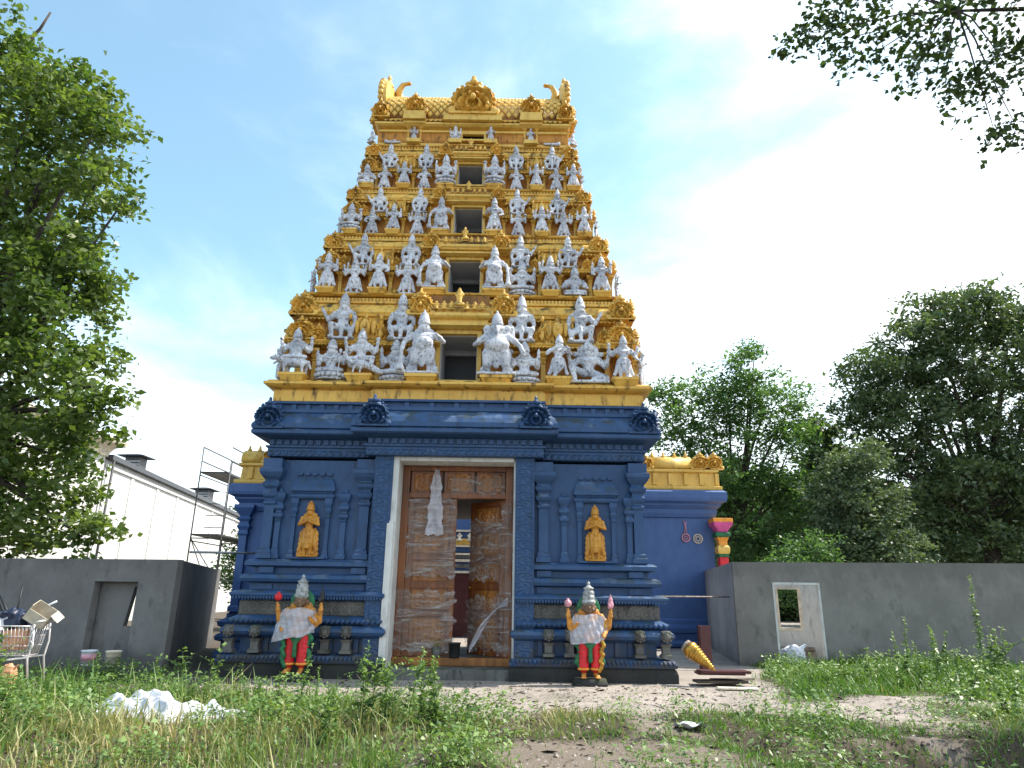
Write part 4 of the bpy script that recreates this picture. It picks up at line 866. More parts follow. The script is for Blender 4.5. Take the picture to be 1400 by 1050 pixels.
# ------------------------------------------------------------------ wrapping film over the doors, things on the sill
def wavy(x0, x1, z0, z1, amp, nx, nz, fx, fz, edge=.04, seed=0, taper=0):
    r = random.Random(seed); ph = [r.uniform(0, 6) for _ in range(8)]
    def fn(u, v):
        e = edge*(math.sin(v*17+ph[0])+.6*math.sin(v*41+ph[1])); e2 = edge*(math.sin(u*13+ph[2])+.6*math.sin(u*37+ph[3]))
        c = .5+(u-.5)*(1-taper*(1-v) if taper >= 0 else .35-taper*1.3*(1-v)**.8); x = x0+(x1-x0)*c+e*(1 if u > .5 else -1)*abs(2*u-1); z = z0+(z1-z0)*v+e2*abs(2*v-1)
        y = amp*(math.sin(fx*u+3*v+ph[4])*.5+math.sin(fz*v+2.2*math.sin(u*3+ph[7])+ph[5])*.6+.4*math.sin(fz*2.3*v-5*u+ph[6]))
        return (x, y-amp, z)
    return cloth(fn, nx, nz)
def sheet(mb, m, loc, rz, label): return tag(mb.build('plastic_sheet', m, None, True, loc, rz), label, 'plastic sheet', 'plastic sheets wrapped over the doors')
sheet(wavy(-1.04, .02, 1.95, 3.62, .016, 60, 110, 6, 46, .03, 1), FILM, (0, .63, 0), 0, 'clear film wrapped round the upper half of the closed left door leaf')
sheet(wavy(-1.17, .04, .46, 1.66, .022, 60, 90, 7, 30, .05, 2), FILM, (0, .585, 0), 0, 'clear film stretched across the lower half of the closed left door leaf')
sheet(wavy(-.60, -.22, 2.82, 4.24, .03, 26, 60, 9, 11, .016, 3, -.5), POLY, (-.02, .57, 0), .0, 'milky strip of torn plastic hanging from the top of the left door leaf')
sheet(wavy(-.12, 1.06, 3.72, 4.10, .022, 130, 26, 95, 6, .03, 4), FILM, (0, .60, 0), 0, 'gathered clear film bunched over the carved panels above the door')
sheet(wavy(.03, 1.0, 1.9, 3.2, .02, 50, 80, 6, 26, .04, 5), FILM, (1.09-1.06*math.cos(R(41))+.0, .66+1.06*math.sin(R(41))-.09, 0), -R(41), 'clear film over the upper part of the half open right door leaf')
sheet(wavy(.0, 1.02, .48, 1.55, .03, 50, 70, 6, 14, .06, 6), FILM, (1.09-1.06*math.cos(R(41)), .66+1.06*math.sin(R(41))-.10, 0), -R(41), 'clear film sagging over the lower part of the half open right door leaf')
sheet(wavy(1.0, 1.24, .42, 3.5, .02, 14, 120, 8, 20, .03, 7), FILM, (0, .575, 0), 0, 'narrow clear film down the right post of the door frame')
def sag(u, v):
    t = u; zb = 1.46-.95*(1-t)**1.6; return (.40+.78*t, .50-.05*math.sin(v*6+u*9), zb+.13*(v-.5)*(1+.6*math.sin(u*7))-.55*0)
sheet(cloth(sag, 40, 10), POLY, (0, 0, 0), 0, 'milky twisted strip of plastic slung across the foot of the right door leaf')
pot = MB().lathe([(.0, 0), (.10, .0), (.105, .02), (.118, .26), (.128, .265), (.128, .29), (.112, .29), (.105, .04), (0, .04)], 20).build('bucket_pot', BLACK, None, True, (.10, .52, .362))
tag(pot, 'small black bucket standing on the door sill in the gap between the leaves', 'bucket')
b = empty('bouquet_pot', (-.27, .52, .362), 0, 'grey pot of dried flowers on the door sill before the left leaf', 'flower pot')
MB().lathe([(.0, 0), (.07, 0), (.10, .2), (.09, .2), (0, .05)], 14).build('pot', STONE, b, True)
V = []
for k in range(60):
    a = RNG.uniform(0, 6.28); r = RNG.uniform(0, .12); c = np.array([r*math.cos(a), r*math.sin(a)*.6, .22+RNG.uniform(0, .12)]); d = RNG.normal(0, 1, (2, 3)); d /= np.linalg.norm(d, axis=1)[:, None]; V.append([c-d[0]*.02, c-d[1]*.014, c+d[0]*.02, c+d[1]*.014])
link('dried_flowers', quads('dried_flowers', np.array(V), RNG.uniform(.2, 1, len(V)), GRASS), None, b)

# courtyard shrine seen through the open leaf
sh = empty('courtyard_shrine', (0, 14, 0), 0, 'striped courtyard shrine glimpsed through the open door', 'shrine')
MB().box(-2.4, 1.6, 0, 2, -.1, 5.6).build('blue_wall', BLUE2, sh)
for z, h, m, d in ((2.42, .08, CREAM, .14), (2.62, .16, STONE, .1), (2.86, .10, CREAM, .12), (3.0, .08, STONE, .1), (3.12, .08, CREAM, .16), (3.24, .16, BLUE, .1), (3.44, .07, CREAM, .16), (3.52, .26, GOLDL, .08), (4.05, .07, CREAM, .14), (-.1, 2.5, MAROON, .05)):
    MB().box(-2.4, 1.6, -d, -.001, z, z+h).build('painted_band', m, sh)
b = MB(); upper(b, .22, .03); crossleg(b, .22); me = remesh(b, .022, 'small_figure')
for k in range(9): link('small_figure', me, PALEP if k % 2 else CREAM, sh, (-2.1+.42*k, -.14, 3.60), 0, .62)

# ------------------------------------------------------------------ blue side buildings
def annex(s, xo, label, y=4.0, h=4.36):
    a = empty('side_building', (0, 0, 0), 0, label, 'building', 'blue side buildings')
    x0, x1 = (4.10, xo) if s > 0 else (-xo, -4.10); pl = rect(x0, x1, y, y+3.2)
    MB().sweep(pl, [(0, -.1), (0, h-.72)]).build('wall', BLUE2, a)
    MB().sweep(pl, [(.0, h-.72), (.06, h-.70), (.10, h-.60), (.10, h-.50), (.2, h-.40), (.20, h-.36), (.32, h-.30), (.34, h-.22), (.34, h-.06), (.26, h)]).build('cornice', BLUE2, a)
    MB().sweep(pl, [(.22, -.1), (.22, .12), (.18, .18), (.10, .22), (.10, .38), (.22, .42), (.24, .50), (.20, .56), (.12, .60), (.12, .72), (.2, .76), (.22, .86), (.12, .92), (.06, .96), (.06, 1.05), (.0, 1.1)]).build('base_moulding', BLUE2, a)
    p = MB().sweep(pl, [(.24, h), (.26, h+.04), (.26, h+.10), (.14, h+.14), (.12, h+.46), (.2, h+.50), (.2, h+.56), (.1, h+.60)]).build('golden_parapet', GOLDL, a)
    xs = [x0+.15+k*.42 for k in range(int((x1-x0)/.42)+1)]
    for i, x in enumerate(xs): MB().box(x-.05, x+.05, y-.19, y-.1, h+.145, h+.455).build('parapet_post', GOLDL, p)
    c = (x0+x1)/2 if s < 0 else 5.55
    bars = [(c-.58, c+.58)] if s > 0 else [(-6.12, -5.6)]
    for xa, xb in bars:
        prof = [(y-.16, h+.60), (y-.17, h+.70), (y-.10, h+.86), (y+.06, h+.95), (y+.22, h+.86), (y+.3, h+.70), (y+.28, h+.6)]
        n = len(prof); MB().add([(xa, q, z) for q, z in prof]+[(xb, q, z) for q, z in prof], [(k, k+n, (k+1) % n+n, (k+1) % n) for k in range(n)]+[tuple(range(n)), tuple(range(n, 2*n))[::-1]]).build('barrel_shrine', GOLDL, p, True)
        for q in np.linspace(xa+.12, xb-.12, 4 if s > 0 else 2): MB().lathe([(.05, 0), (.06, .04), (.03, .07), (.035, .1), (.005, .17)], 8, (q, y+.06, h+.93)).build('finial', GOLDL, p, True)
    for x in ((6.35, 6.72) if s > 0 else (-5.3, -4.9)):
        link('arch_ornament', KUDU.copy(), GOLDL, p, (x, y-.10, h+.58), 0, (.46, .7, .40))
    if s > 0: link('arch_ornament', KUDU.copy(), GOLDL, p, (4.85, y-.1, h+.58), 0, (.4, .7, .34))
    return a, p
aR, _ = annex(1, 6.62, 'blue side building with golden parapet and two hanging rings, right of the gate')
BK_ = 1.297; BKL = Vector((1.2, -14.5, 1.6))*(1-BK_)       # stands well behind the gate and the right hut
aR.location = BKL; aR.scale = (BK_,)*3
aL, _ = annex(-1, 5.95, 'blue side building with golden parapet, left of the gate beside the scaffold')
prof = [(.14, 0), (.14, .12), (.10, .16), (.10, 1.9), (.14, 1.95), (.12, 2.0), (.12, 2.05), (.17, 2.14), (.12, 2.22), (.12, 2.26), (.18, 2.34), (.12, 2.4), (.22, 2.55), (.26, 2.62), (.26, 2.7)]
MB().sqlathe([(r, z+1.1) for r, z in prof], -5.83, 3.97).build('corner_pilaster', BLUE2, aL)
# painted ring emblems, handrail pipe
e = MB().tube([(5.87+.10*math.cos(t), 3.965, 3.12+.10*math.sin(t)) for t in np.linspace(0, 2*PI, 21)], .018, 6).tube([(5.87+.04*math.cos(t), 3.965, 3.12+.04*math.sin(t)) for t in np.linspace(0, 2*PI, 13)], .012, 6).tube([(5.84, 3.965, 3.24), (5.87, 3.965, 3.42), (5.83, 3.965, 3.58)], .012, 6).tube([(5.90, 3.965, 3.24), (5.88, 3.965, 3.45), (5.90, 3.965, 3.56)], .010, 6)
tag(e.build('wall_emblem', PALEP, None, True, BKL, 0, BK_), 'thin pink ring emblem with flame lines on the right blue wall', 'emblem', 'ring emblems on the right blue wall')
e = MB().tube([(6.19+.115*math.cos(t), 3.965, 3.10+.115*math.sin(t)) for t in np.linspace(0, 2*PI, 21)], .016, 6).tube([(6.19+.055*math.cos(t), 3.965, 3.10+.055*math.sin(t)) for t in np.linspace(0, 2*PI, 13)], .012, 6)
for k in range(8): t = k*PI/4; e.tube([(6.19+.055*math.cos(t), 3.965, 3.10+.055*math.sin(t)), (6.19+.115*math.cos(t), 3.965, 3.10+.115*math.sin(t))], .008, 5)
tag(e.build('wall_emblem', CREAM, None, True, BKL, 0, BK_), 'pale spoked ring emblem nearest the coloured column on the right blue wall', 'emblem', 'ring emblems on the right blue wall')
c = empty('coloured_column', (6.72, 3.72, 0), 0, 'bright column banded pink, green, orange and red behind the right hut', 'column')
for nm, pf, m in (('shaft', [(.15, -.1), (.15, 2.62)], RED), ('neck_band', [(.17, 2.62), (.17, 2.70)], GREEN), ('cushion', [(.18, 2.70), (.21, 2.76), (.21, 2.86), (.16, 2.92)], GOLDL), ('collar', [(.15, 2.92), (.15, 3.02), (.21, 3.12)], ORANGE), ('ring', [(.2, 3.12), (.26, 3.15), (.26, 3.22), (.2, 3.25)], GREEN), ('capital', [(.17, 3.25), (.2, 3.30), (.32, 3.42), (.34, 3.50)], PINK), ('abacus', [(.345, 3.50), (.345, 3.60)], ORANGE)):
    MB().sqlathe(pf, 0, 0).build(nm, m, c, bevel=.012)
c.location = Vector((6.74, 3.72, 0))*BK_+BKL; c.scale = (.74*BK_, .74*BK_, BK_)
tag(MB().tube([(4.45, 1.2, 1.62), (6.98, 4.25, 1.64)], .018, 8).build('handrail_pipe', PLYW, None, True), 'thin weathered pipe spanning from gate base towards the right hut', 'pipe')
tag(MB().tube([(-6.4, 2.2, 2.47), (-4.6, 3.2, 2.52)], .028, 8).build('scaffold_pole', STEEL, None, True), 'pale loose pole resting against the left blue side building', 'pole')

# ------------------------------------------------------------------ cement huts
def wall_with_hole(mb, p0, p1, t, z0, h, holes):
    """upright wall along p0->p1, thickness t to the left of that direction; holes (s0,s1,za,zb)"""
    p0, p1 = Vector(p0), Vector(p1); d = (p1-p0); Ln = d.length; d.normalize(); nrm = Vector((-d.y, d.x))
    def blk(a, b, za, zb):
        if b-a < 1e-4 or zb-za < 1e-4: return
        q = [p0+d*a, p0+d*b, p0+d*b+nrm*t, p0+d*a+nrm*t]
        mb.add([(v.x, v.y, za) for v in q]+[(v.x, v.y, zb) for v in q], [(3, 2, 1, 0), (4, 5, 6, 7), (0, 1, 5, 4), (1, 2, 6, 5), (2, 3, 7, 6), (3, 0, 4, 7)])
    s = 0
    for a, b, za, zb in sorted(holes): blk(s, a, z0, h); blk(a, b, z0, za); blk(a, b, zb, h); s = b
    blk(s, Ln, z0, h); return mb
hut = empty('cement_hut', (0, 0, 0), 0, 'dark unfinished cement hut with bricked-in doorway, left of the gate', 'hut', 'unfinished cement huts')
P0 = Vector((-5.80, .42)); dl = Vector((-.989, .148)); A = P0+dl*10; BK = Vector((-7.95, 8.0))
wall_with_hole(MB(), A, P0, .2, -.2, 2.22, [(10-1.86, 10-.84, .08, 1.76)]).build('front_wall', CONCD, hut)
wall_with_hole(MB(), P0+Vector((-.03, .215)), BK, .2, -.2, 2.218, []).build('side_wall', CONCD, hut)
off = Vector((.148, .989))*.26; q0, q1 = A+off+dl*-7.2, P0+off
wall_with_hole(MB(), P0+off+dl*2.6, P0+off+dl*1.21, .12, -.2, 2.0, []).build('door_infill', CONCD, hut)
# the tapering gap beside the infill lets daylight through
mb = MB(); a, b_, c_ = P0+off+dl*1.215, P0+off+dl*1.09, P0+off+dl*.80; nn = Vector((.148, .989))*.12
for poly in ([(a, -.2), (c_, -.2), (c_, .86), (a, .86)], [(a, .86), (b_+dl*.122, .86), (b_, 1.66), (a, 1.66)], [(a, 1.66), (c_, 1.66), (c_, 2.0), (a, 2.0)]):
    n = len(poly); mb.add([(p.x, p.y, z) for p, z in poly]+[(p.x+nn.x, p.y+nn.y, z) for p, z in poly], [tuple(range(n)), tuple(range(n, 2*n))[::-1]]+[(k, (k+1) % n, (k+1) % n+n, k+n) for k in range(n)])
mb.build('leaning_board', CONCD, hut)
hut2 = empty('cement_hut', (0, 0, 0), 0, 'lighter grey cement hut with open doorway and window behind, right of the gate', 'hut', 'unfinished cement huts')
P0 = Vector((6.87, 3.42)); dl = Vector((.979, -.201)); A = P0+dl*12; BK = Vector((7.85, 9.6)); H2 = 2.49
wall_with_hole(MB(), P0, A, .22, -.2, H2, [(.93, 2.02, .0, 2.0)]).build('front_wall', CONC, hut2)
wall_with_hole(MB(), BK, P0+Vector((.035, .228)), .2, -.2, H2-.002, []).build('side_wall', CONCL, hut2)
nn = Vector((.201, .979)); w0, w1 = P0+nn*1.5+dl*.3, P0+nn*1.5+dl*4
wall_with_hole(MB(), w0, w1, .15, -.2, H2-.1, [(.95, 1.50, .88, 1.86)]).build('partition_wall', PLAST, hut2)
wall_with_hole(MB(), P0+nn*3.5+dl*9, P0+nn*3.5+dl*4.0, .15, -.2, H2-.1, []).build('rear_wall', CONC, hut2)
mb = MB(); 
for s0, s1, za, zb in ((.925, .97, 0, 2.0), (1.99, 2.03, 0, 2.0), (.97, 1.99, 1.95, 2.003)):
    a, b_ = P0+dl*s0-nn*.004, P0+dl*s1-nn*.004; c_, d_ = b_+nn*.26, a+nn*.26
    mb.add([(v.x, v.y, za) for v in (a, b_, c_, d_)]+[(v.x, v.y, zb) for v in (a, b_, c_, d_)], [(3, 2, 1, 0), (4, 5, 6, 7), (0, 1, 5, 4), (1, 2, 6, 5), (2, 3, 7, 6), (3, 0, 4, 7)])
mb.build('door_reveal', PLAST, hut2)
def wframe():
    mb = MB()
    for s0, s1, za, zb in ((.91, .97, .83, 1.90), (1.48, 1.55, .83, 1.90), (.97, 1.48, .82, .885), (.97, 1.48, 1.855, 1.91)):
        a, b_ = w0+dl*s0-nn*.02, w0+dl*s1-nn*.02; c_, d_ = b_+nn*.1, a+nn*.1
        mb.add([(v.x, v.y, za) for v in (a, b_, c_, d_)]+[(v.x, v.y, zb) for v in (a, b_, c_, d_)], [(3, 2, 1, 0), (4, 5, 6, 7), (0, 1, 5, 4), (1, 2, 6, 5), (2, 3, 7, 6), (3, 0, 4, 7)])
    return mb
wframe().build('window_frame', CREAM, hut2)
b = P0+nn*.9+dl*1.5; 
for k in range(5):
    q = P0+nn*(1.05+.03*k)+dl*.5; tag(MB().box(0, 1.5, 0, .14, 0, .035).build('plank', PLYW, None, loc=(q.x, q.y, .22+.045*k), rz=-.203+.03*(k % 3-1), bevel=.004), f'weathered plank lying inside the right hut doorway, {("lowest", "second", "middle", "fourth", "top")[k]} of its stack', 'plank', 'planks stacked in the right hut')
    
def crumple(me, amp, f, seed):
    """push the skin in and out along creases so that bags read as wrinkled sheet"""
    r = random.Random(seed); w = [(Vector((r.gauss(0, 1), r.gauss(0, 1), r.gauss(0, 1)))*f*r.uniform(.5, 1.6), r.uniform(0, 6.28)) for _ in range(7)]
    for v, n in [(v, v.normal.copy()) for v in me.vertices]:
        a = sum(1-2*abs(math.sin(q.dot(v.co)+p)) for q, p in w)/7; v.co += n*amp*a
    return me
def sackmesh(name, sx, sy, sz, seed, vox=.022):
    r = random.Random(seed); b = MB()
    b.box(-sx*.36, sx*.36, -sy*.36, sy*.36, 0, sz*.72, sx*.06, sy*.06); b.ell((0, 0, sz*.55), (sx*.42, sy*.42, sz*.4), 12, 8)
    for k in range(9): b.ell((r.uniform(-.36, .36)*sx, r.uniform(-.36, .36)*sy, r.uniform(.2, .8)*sz), (sx*r.uniform(.1, .24), sy*r.uniform(.1, .24), sz*r.uniform(.12, .3)), 8, 6)
    b.cap((sx*.2, 0, sz*.6), (sx*.5, -.02, sz*.9), sx*.12, sx*.07); return crumple(remesh(b, vox, name, 1), .07*min(sx, sy, sz)+.008, 14, seed)
q = P0+nn*.05+dl*1.22
tag(link('rubble_sack', sackmesh('rubble_sack', .66, .42, .46, 3), FABR, None, (q.x, q.y-.1, float(gz(q.x, q.y))+.03), .2), 'tied white sack lying in the doorway of the right hut', 'sack')

# ------------------------------------------------------------------ white building, chimneys, scaffold
wb_ = empty('white_building', (0, 0, 0), 0, 'long white rendered building with dark roof edge behind the left hut', 'building')
p0, p1 = Vector((-18.4, 18.3)), Vector((-22.6, 49)); 
wall_with_hole(MB(), p0, p1, 9, -.3, 7.62, []).build('wall', WHB, wb_)
d = (p1-p0).normalized(); nrm = Vector((d.y, -d.x))
wall_with_hole(MB(), p0+nrm*.28, p1+nrm*.28, 9.3, 7.62, 7.86, []).build('roof_edge', ROOFM, wb_)
wall_with_hole(MB(), p0+nrm*.10, p1+nrm*.10, 9.1, 7.25, 7.40, []).build('string_course', WHB, wb_)
for t in (3.2, 7.0, 10.6, 14.5, 18.5):
    wall_with_hole(MB(), p0+d*t+nrm*.05, p0+d*(t+.35)+nrm*.05, .1, -.3, 7.24, []).build('wall_pilaster', WHB, wb_)
MB().tube([(p0.x+.22, p0.y+.25, -.2), (p0.x+.22, p0.y+.25, 7.6)], .06, 8).build('downpipe', ROOFM, wb_, True)
MB().box(-27, -18.42, 10.5, 18.2, -.3, 8.2).build('taller_block', WHB, wb_)
MB().sweep(rect(-27, -18.42, 10.5, 18.2), [(.0, 7.7), (.08, 7.75), (.08, 7.85), (.2, 8.1), (.3, 8.2), (.62, 8.32), (.66, 8.5), (.5, 8.6), (-.5, 9.0)]).build('moulded_cornice', CREAM, wb_)
MB().box(-27, -19.5, 10.3, 10.48, -.3, 5.4).build('brick_panel', REDBR, wb_)
for (x, y, w, h, lab) in ((-20.4, 24.5, .66, .95, 'nearer'), (-22.0, 37.5, .80, .95, 'farther')):
    v = MB().box(x-w*.75, x+w*.75, y-w*.75, y+w*.75, 7.86, 7.96).box(x-w*.62, x+w*.62, y-w*.62, y+w*.62, 7.96, 7.9+h).build('roof_vent', ROOFM, wb_); v['label'] = f'{lab} dark square roof vent with a wide hood'
    MB().sweep(rect(x-w*.62, x+w*.62, y-w*.62, y+w*.62), [(-.1, 7.9+h), (.32, 7.9+h+.02), (.34, 7.9+h+.07), (-.3, 7.9+h+.24)]).build('vent_hood', ROOFM, v)
    for k in range(4): MB().box(x-w*.63-.01, x+w*.63+.01, y-w*.63-.012, y-w*.60, 8.05+.17*k, 8.13+.17*k).build('louvre', STEEL, v)
sc = empty('scaffold_tower', (-10.9, 12, 0), 0, 'grey tube scaffold tower between the white building and the blue gate', 'scaffold')
def tb(name, a, b, r=.028): MB().tube([a, b], r, 8).build(name, SCAF, sc, True)
for x in (0, 1.15):
    for y in (0, 2.9, 5.4): tb('upright', (x, y, -.1), (x, y, 7.0 if x == 0 or y else 6.4))
for z in (7.0, 6.45): 
    for x in (0, 1.15): tb('guard_rail', (x, 0, z if x == 0 else z-.0), (x, 5.4, z))
for z in (6.0, 3.5, 2.0, .5):
    for y in (0, 2.9): tb('crossbar', (0, y, z), (1.15, y, z), .022)
    tb('ledger', (0, 0, z-.1), (0, 5.4, z-.1), .022)
for y in (0, 2.9):
    tb('diagonal_brace', (0, y, 3.5), (1.15, y, 2.0), .02)
    for k in range(4): tb('ladder_rung', (1.15*.4, y, 3.9+.45*k), (1.15, y, 3.9+.45*k), .016)
tb('diagonal_brace', (0, 0, 3.5), (.0, 2.9, 1.0), .02)
for z in (5.97, 3.6):
    for k in range(3): MB().box(.04+.36*k, .38+.36*k, -.1, 5.4, z, z+.055).build('platform_deck', SCAF, sc)

# ------------------------------------------------------------------ things lying about on the right
kl = empty('fallen_finial', (0, 0, 0), 0, 'gilded ribbed finial lying on its side beside the gate base', 'finial')
pf = [(.0, 0), (.02, .01), (.03, .07), (.055, .09), (.06, .11), (.05, .13)]
z = .13
for k in range(8): r = .075+.017*k; pf += [(r*.86, z), (r, z+.018), (r, z+.04), (r*.86, z+.055)]; z += .064
pf += [(.19, z+.02), (.20, z+.08), (.17, z+.14), (.12, z+.17)]
o = MB().lathe(pf, 22).build('ribbed_body', KALAS, kl, True); o2 = MB().lathe([(.13, z+.165), (.15, z+.18), (.15, z+.23), (.11, z+.25), (.0, z+.25)], 18).build('socket', PLYW, kl, True)
kl.location = (5.12, -.62, .29); kl.scale = (.82,)*3; dirv = Vector((-.50, .36, .46)).normalized(); kl.rotation_euler = dirv.to_track_quat('Z', 'Y').to_euler()
for k, (x, y, z, w, d_, rz, m, lab) in enumerate(((5.35, -.35, .235, .95, .16, .05, MAROON, 'dark maroon board, topmost of the stack beside the fallen finial'), (5.32, -.18, .19, .90, .16, -.03, MAROON, 'maroon board second in the stack beside the fallen finial'), (5.28, -.33, .06, 1.0, .10, .1, DARKW, 'dark bearer plank nearest the gate under the maroon boards'), (5.62, .05, .06, .9, .1, .5, PLYW, 'grey bearer plank farthest from the gate under the maroon boards'))):
    tag(MB().box(-w/2, w/2, -d_/2-.1, d_/2+.1, 0, .045).build('board', m, None, loc=(x, y, z), rz=rz, bevel=.004), lab, 'board', 'boards stacked beside the gate')
tag(MB().box(-.36, .36, -.09, .09, 0, .03).build('board', CREAM, None, loc=(5.40, -.98, float(gz(5.4, -.98))+.02), rz=-.12, bevel=.004), 'pale board lying flat on the soil in front of the maroon stack', 'board', 'boards stacked beside the gate')
o = MB().box(-.16, .16, -.03, .03, 0, .98).box(-.13, -.10, -.045, -.03, .02, .96).build('leaning_board', MAROON, None, loc=(5.82, 2.6, .0), rz=.3, bevel=.004); o.rotation_euler = (-.06, .03, .3)
tag(o, 'upright dark maroon board leaning beside the right hut corner', 'board')
tag(link('paper_scrap', cloth(lambda u, v: ((u-.5)*.34+.03*math.sin(v*7), (v-.5)*.26, .025+.022*math.sin(u*9+v*5)+.02*math.cos(v*11)), 10, 8).mesh('paper_scrap', True), FABR, None, (3.54, -4.9, float(gz(3.54, -4.9))+.03)), 'crumpled white scrap lying on the right foreground soil', 'litter')

# tarpaulin in the left foreground grass
def tarp(u, v):
    x = (u-.5)*2.3; e = math.exp(-((u-.36)/.20)**2); d = (.50-.2*abs(2*u-1)**2)*(1+.18*math.sin(u*11)); y = (v-.5)*2*d+.10*math.sin(u*7)
    ed = (1-abs(2*v-1)**3)*(1-abs(2*u-1)**6)
    w = .026*(1-2*abs(math.sin(u*9+v*4)))+.028*(1-2*abs(math.sin(v*7-u*6+1)))+.026*(1-2*abs(math.sin(u*19+6*v)))+.02*(1-2*abs(math.sin(23*v+11*u)))+.012*math.sin(51*u-37*v)
    return (x+.06*math.sin(v*9), y, ed*(.10+.13*e+w*1.2)-.02)
tp = link('tarpaulin', cloth(tarp, 120, 66).mesh('tarpaulin', True), FABR, None, (-3.25, -4.75, float(gz(-3.25, -4.75))+.09), -.16)
tag(tp, 'crumpled white tarpaulin lying in the left foreground grass', 'tarpaulin')

# buckets by the left hut
for x, y, m, lab in ((-7.18, .18, FABR, 'white printed bucket by the left side of the infilled doorway'), (-6.66, .12, BLUEBAG, 'pale lidded bucket by the right side of the infilled doorway')):
    bk = empty('paint_bucket', (x, y, .14), 0, lab, 'bucket', 'buckets by the left hut')
    MB().lathe([(0, 0), (.115, 0), (.12, .02), (.14, .26), (.15, .265), (.15, .29), (.14, .29), (.125, .04), (0, .04)], 20).build('tub', FABR if m == FABR else CREAM, bk, True)
    MB().tube([(-.14, 0, .25), (-.10, -.12, .16), (0, -.165, .11), (.10, -.12, .16), (.14, 0, .25)], .006, 6).build('handle', STEEL, bk, True)
    if m == FABR: MB().lathe([(.129, .09), (.1405, .21)], 20).build('printed_label', PALEP, bk, True)

# ------------------------------------------------------------------ shopping cart heaped with rubbish
ct = empty('shopping_cart', (-6.50, -3.05, float(gz(-6.5, -3.05))), .12, 'wire shopping cart heaped with rubbish at the left edge', 'cart')
mb = MB(); zt, zb, xl, xr, yf, yb_ = .95, .52, -.62, .30, -.27, .27
for z, q in ((zt, 0), (.80, .03), (.66, .06), (zb, .09)):
    mb.tube([(xl+q*2, yf+q, z), (xr-q*.5, yf+q, z), (xr-q*.5, yb_-q, z), (xl+q*2, yb_-q, z), (xl+q*2, yf+q, z)], .011 if z == zt else .007, 6)
for k in range(17):
    t = k/16; x_t = xl+(xr-xl)*t; x_b = xl+.18+(xr-.045-xl-.18)*t
    for y_t, y_b in ((yf, yf+.09), (yb_, yb_-.09)): mb.tube([(x_t, y_t, zt), (x_b, y_b, zb)], .0045, 5)
    mb.tube([(x_b, yf+.09, zb), (x_b, yb_-.09, zb)], .0045, 5)
for k in range(8): y_ = yf+.04+k*.065; mb.tube([(xr, y_, zt), (xr-.045, y_*.7, zb)], .0045, 5); mb.tube([(xl, y_, zt), (xl+.18, y_*.7, zb)], .0045, 5)
tag(mb.build('wire_basket', WIRE, ct, True), kind='stuff')
for y_ in (yf+.03, yb_-.03):
    MB().tube([(xr+.02, y_, .98), (xr+.05, y_, .72), (xr+.02, y_, .48), (xr+.10, y_, .10)], .015, 8).build('frame_leg', WIRE, ct, True)
    MB().tube([(xr+.02, y_, .50), (xl+.2, y_, .40), (xl+.15, y_, .10)], .013, 8).build('frame_leg', WIRE, ct, True)
    for x in (xr+.10, xl+.15):
        w = MB().tube([(x, y_-.012, .055), (x, y_+.012, .055)], .055, 16).build('wheel', BLACK, ct); MB().box(x-.02, x+.02, y_-.02, y_+.02, .06, .12).build('castor_fork', STEEL, w)
MB().tube([(xr+.03, yf-.01, 1.0), (xr+.12, yf-.01, 1.03), (xr+.12, yb_+.01, 1.03), (xr+.03, yb_+.01, 1.0)], .016, 8).build('push_handle', WIRE, ct, True)
MB().tube([(xr+.04, yf-.02, .74), (xr+.10, yf-.05, .70), (xr+.09, yf-.05, .62), (xr+.0, yf-.02, .60)], .010, 8).build('side_loop', WIRE, ct, True)
def in_cart(o, lab, cat): return tag(o, lab, cat, 'rubbish in the shopping cart')
cx_, cy_, cz_ = ct.location
o = MB().box(-.2, .2, -.16, .16, 0, .012).box(-.2, -.188, -.16, .16, .012, .30).box(.188, .2, -.16, .16, .012, .30).box(-.188, .188, .148, .16, .012, .30).box(-.188, .188, -.16, -.148, .012, .22).build('cardboard_box', CARD, None, loc=(cx_+.22, cy_+.0, cz_+1.02)); o.rotation_euler = (.35, .55, .4); o.scale = (.82,)*3
MB().add([(.2, -.16, .3), (.2, .16, .3), (.36, .16, .26), (.36, -.16, .26)], [(0, 1, 2, 3)]).build('box_flap', CREAM, o)
in_cart(o, 'open pale cardboard box tilted on top of the shopping cart', 'box')
in_cart(link('rubbish_bag', sackmesh('rubbish_bag', .46, .4, .30, 21), BLUEBAG, None, (cx_-.12, cy_+.04, cz_+.92)), 'dark blue plastic bag bulging in the shopping cart', 'bag')
in_cart(link('rubbish_bag', sackmesh('rubbish_bag', .40, .34, .26, 22), FABR, None, (cx_-.35, cy_-.08, cz_+.84)), 'white sack sticking out of the shopping cart near its left end', 'bag')
in_cart(link('rubbish_bag', sackmesh('rubbish_bag', .34, .3, .34, 23), ORBAG, None, (cx_+.02, cy_-.06, cz_+.60)), 'orange printed sack inside the wire basket of the shopping cart', 'bag')
in_cart(link('rubbish_bag', sackmesh('rubbish_bag', .34, .2, .30, 27), BLACK, None, (cx_-.28, cy_+.08, cz_+.86)), 'black plastic bag in the shopping cart under the leaning poles', 'bag')
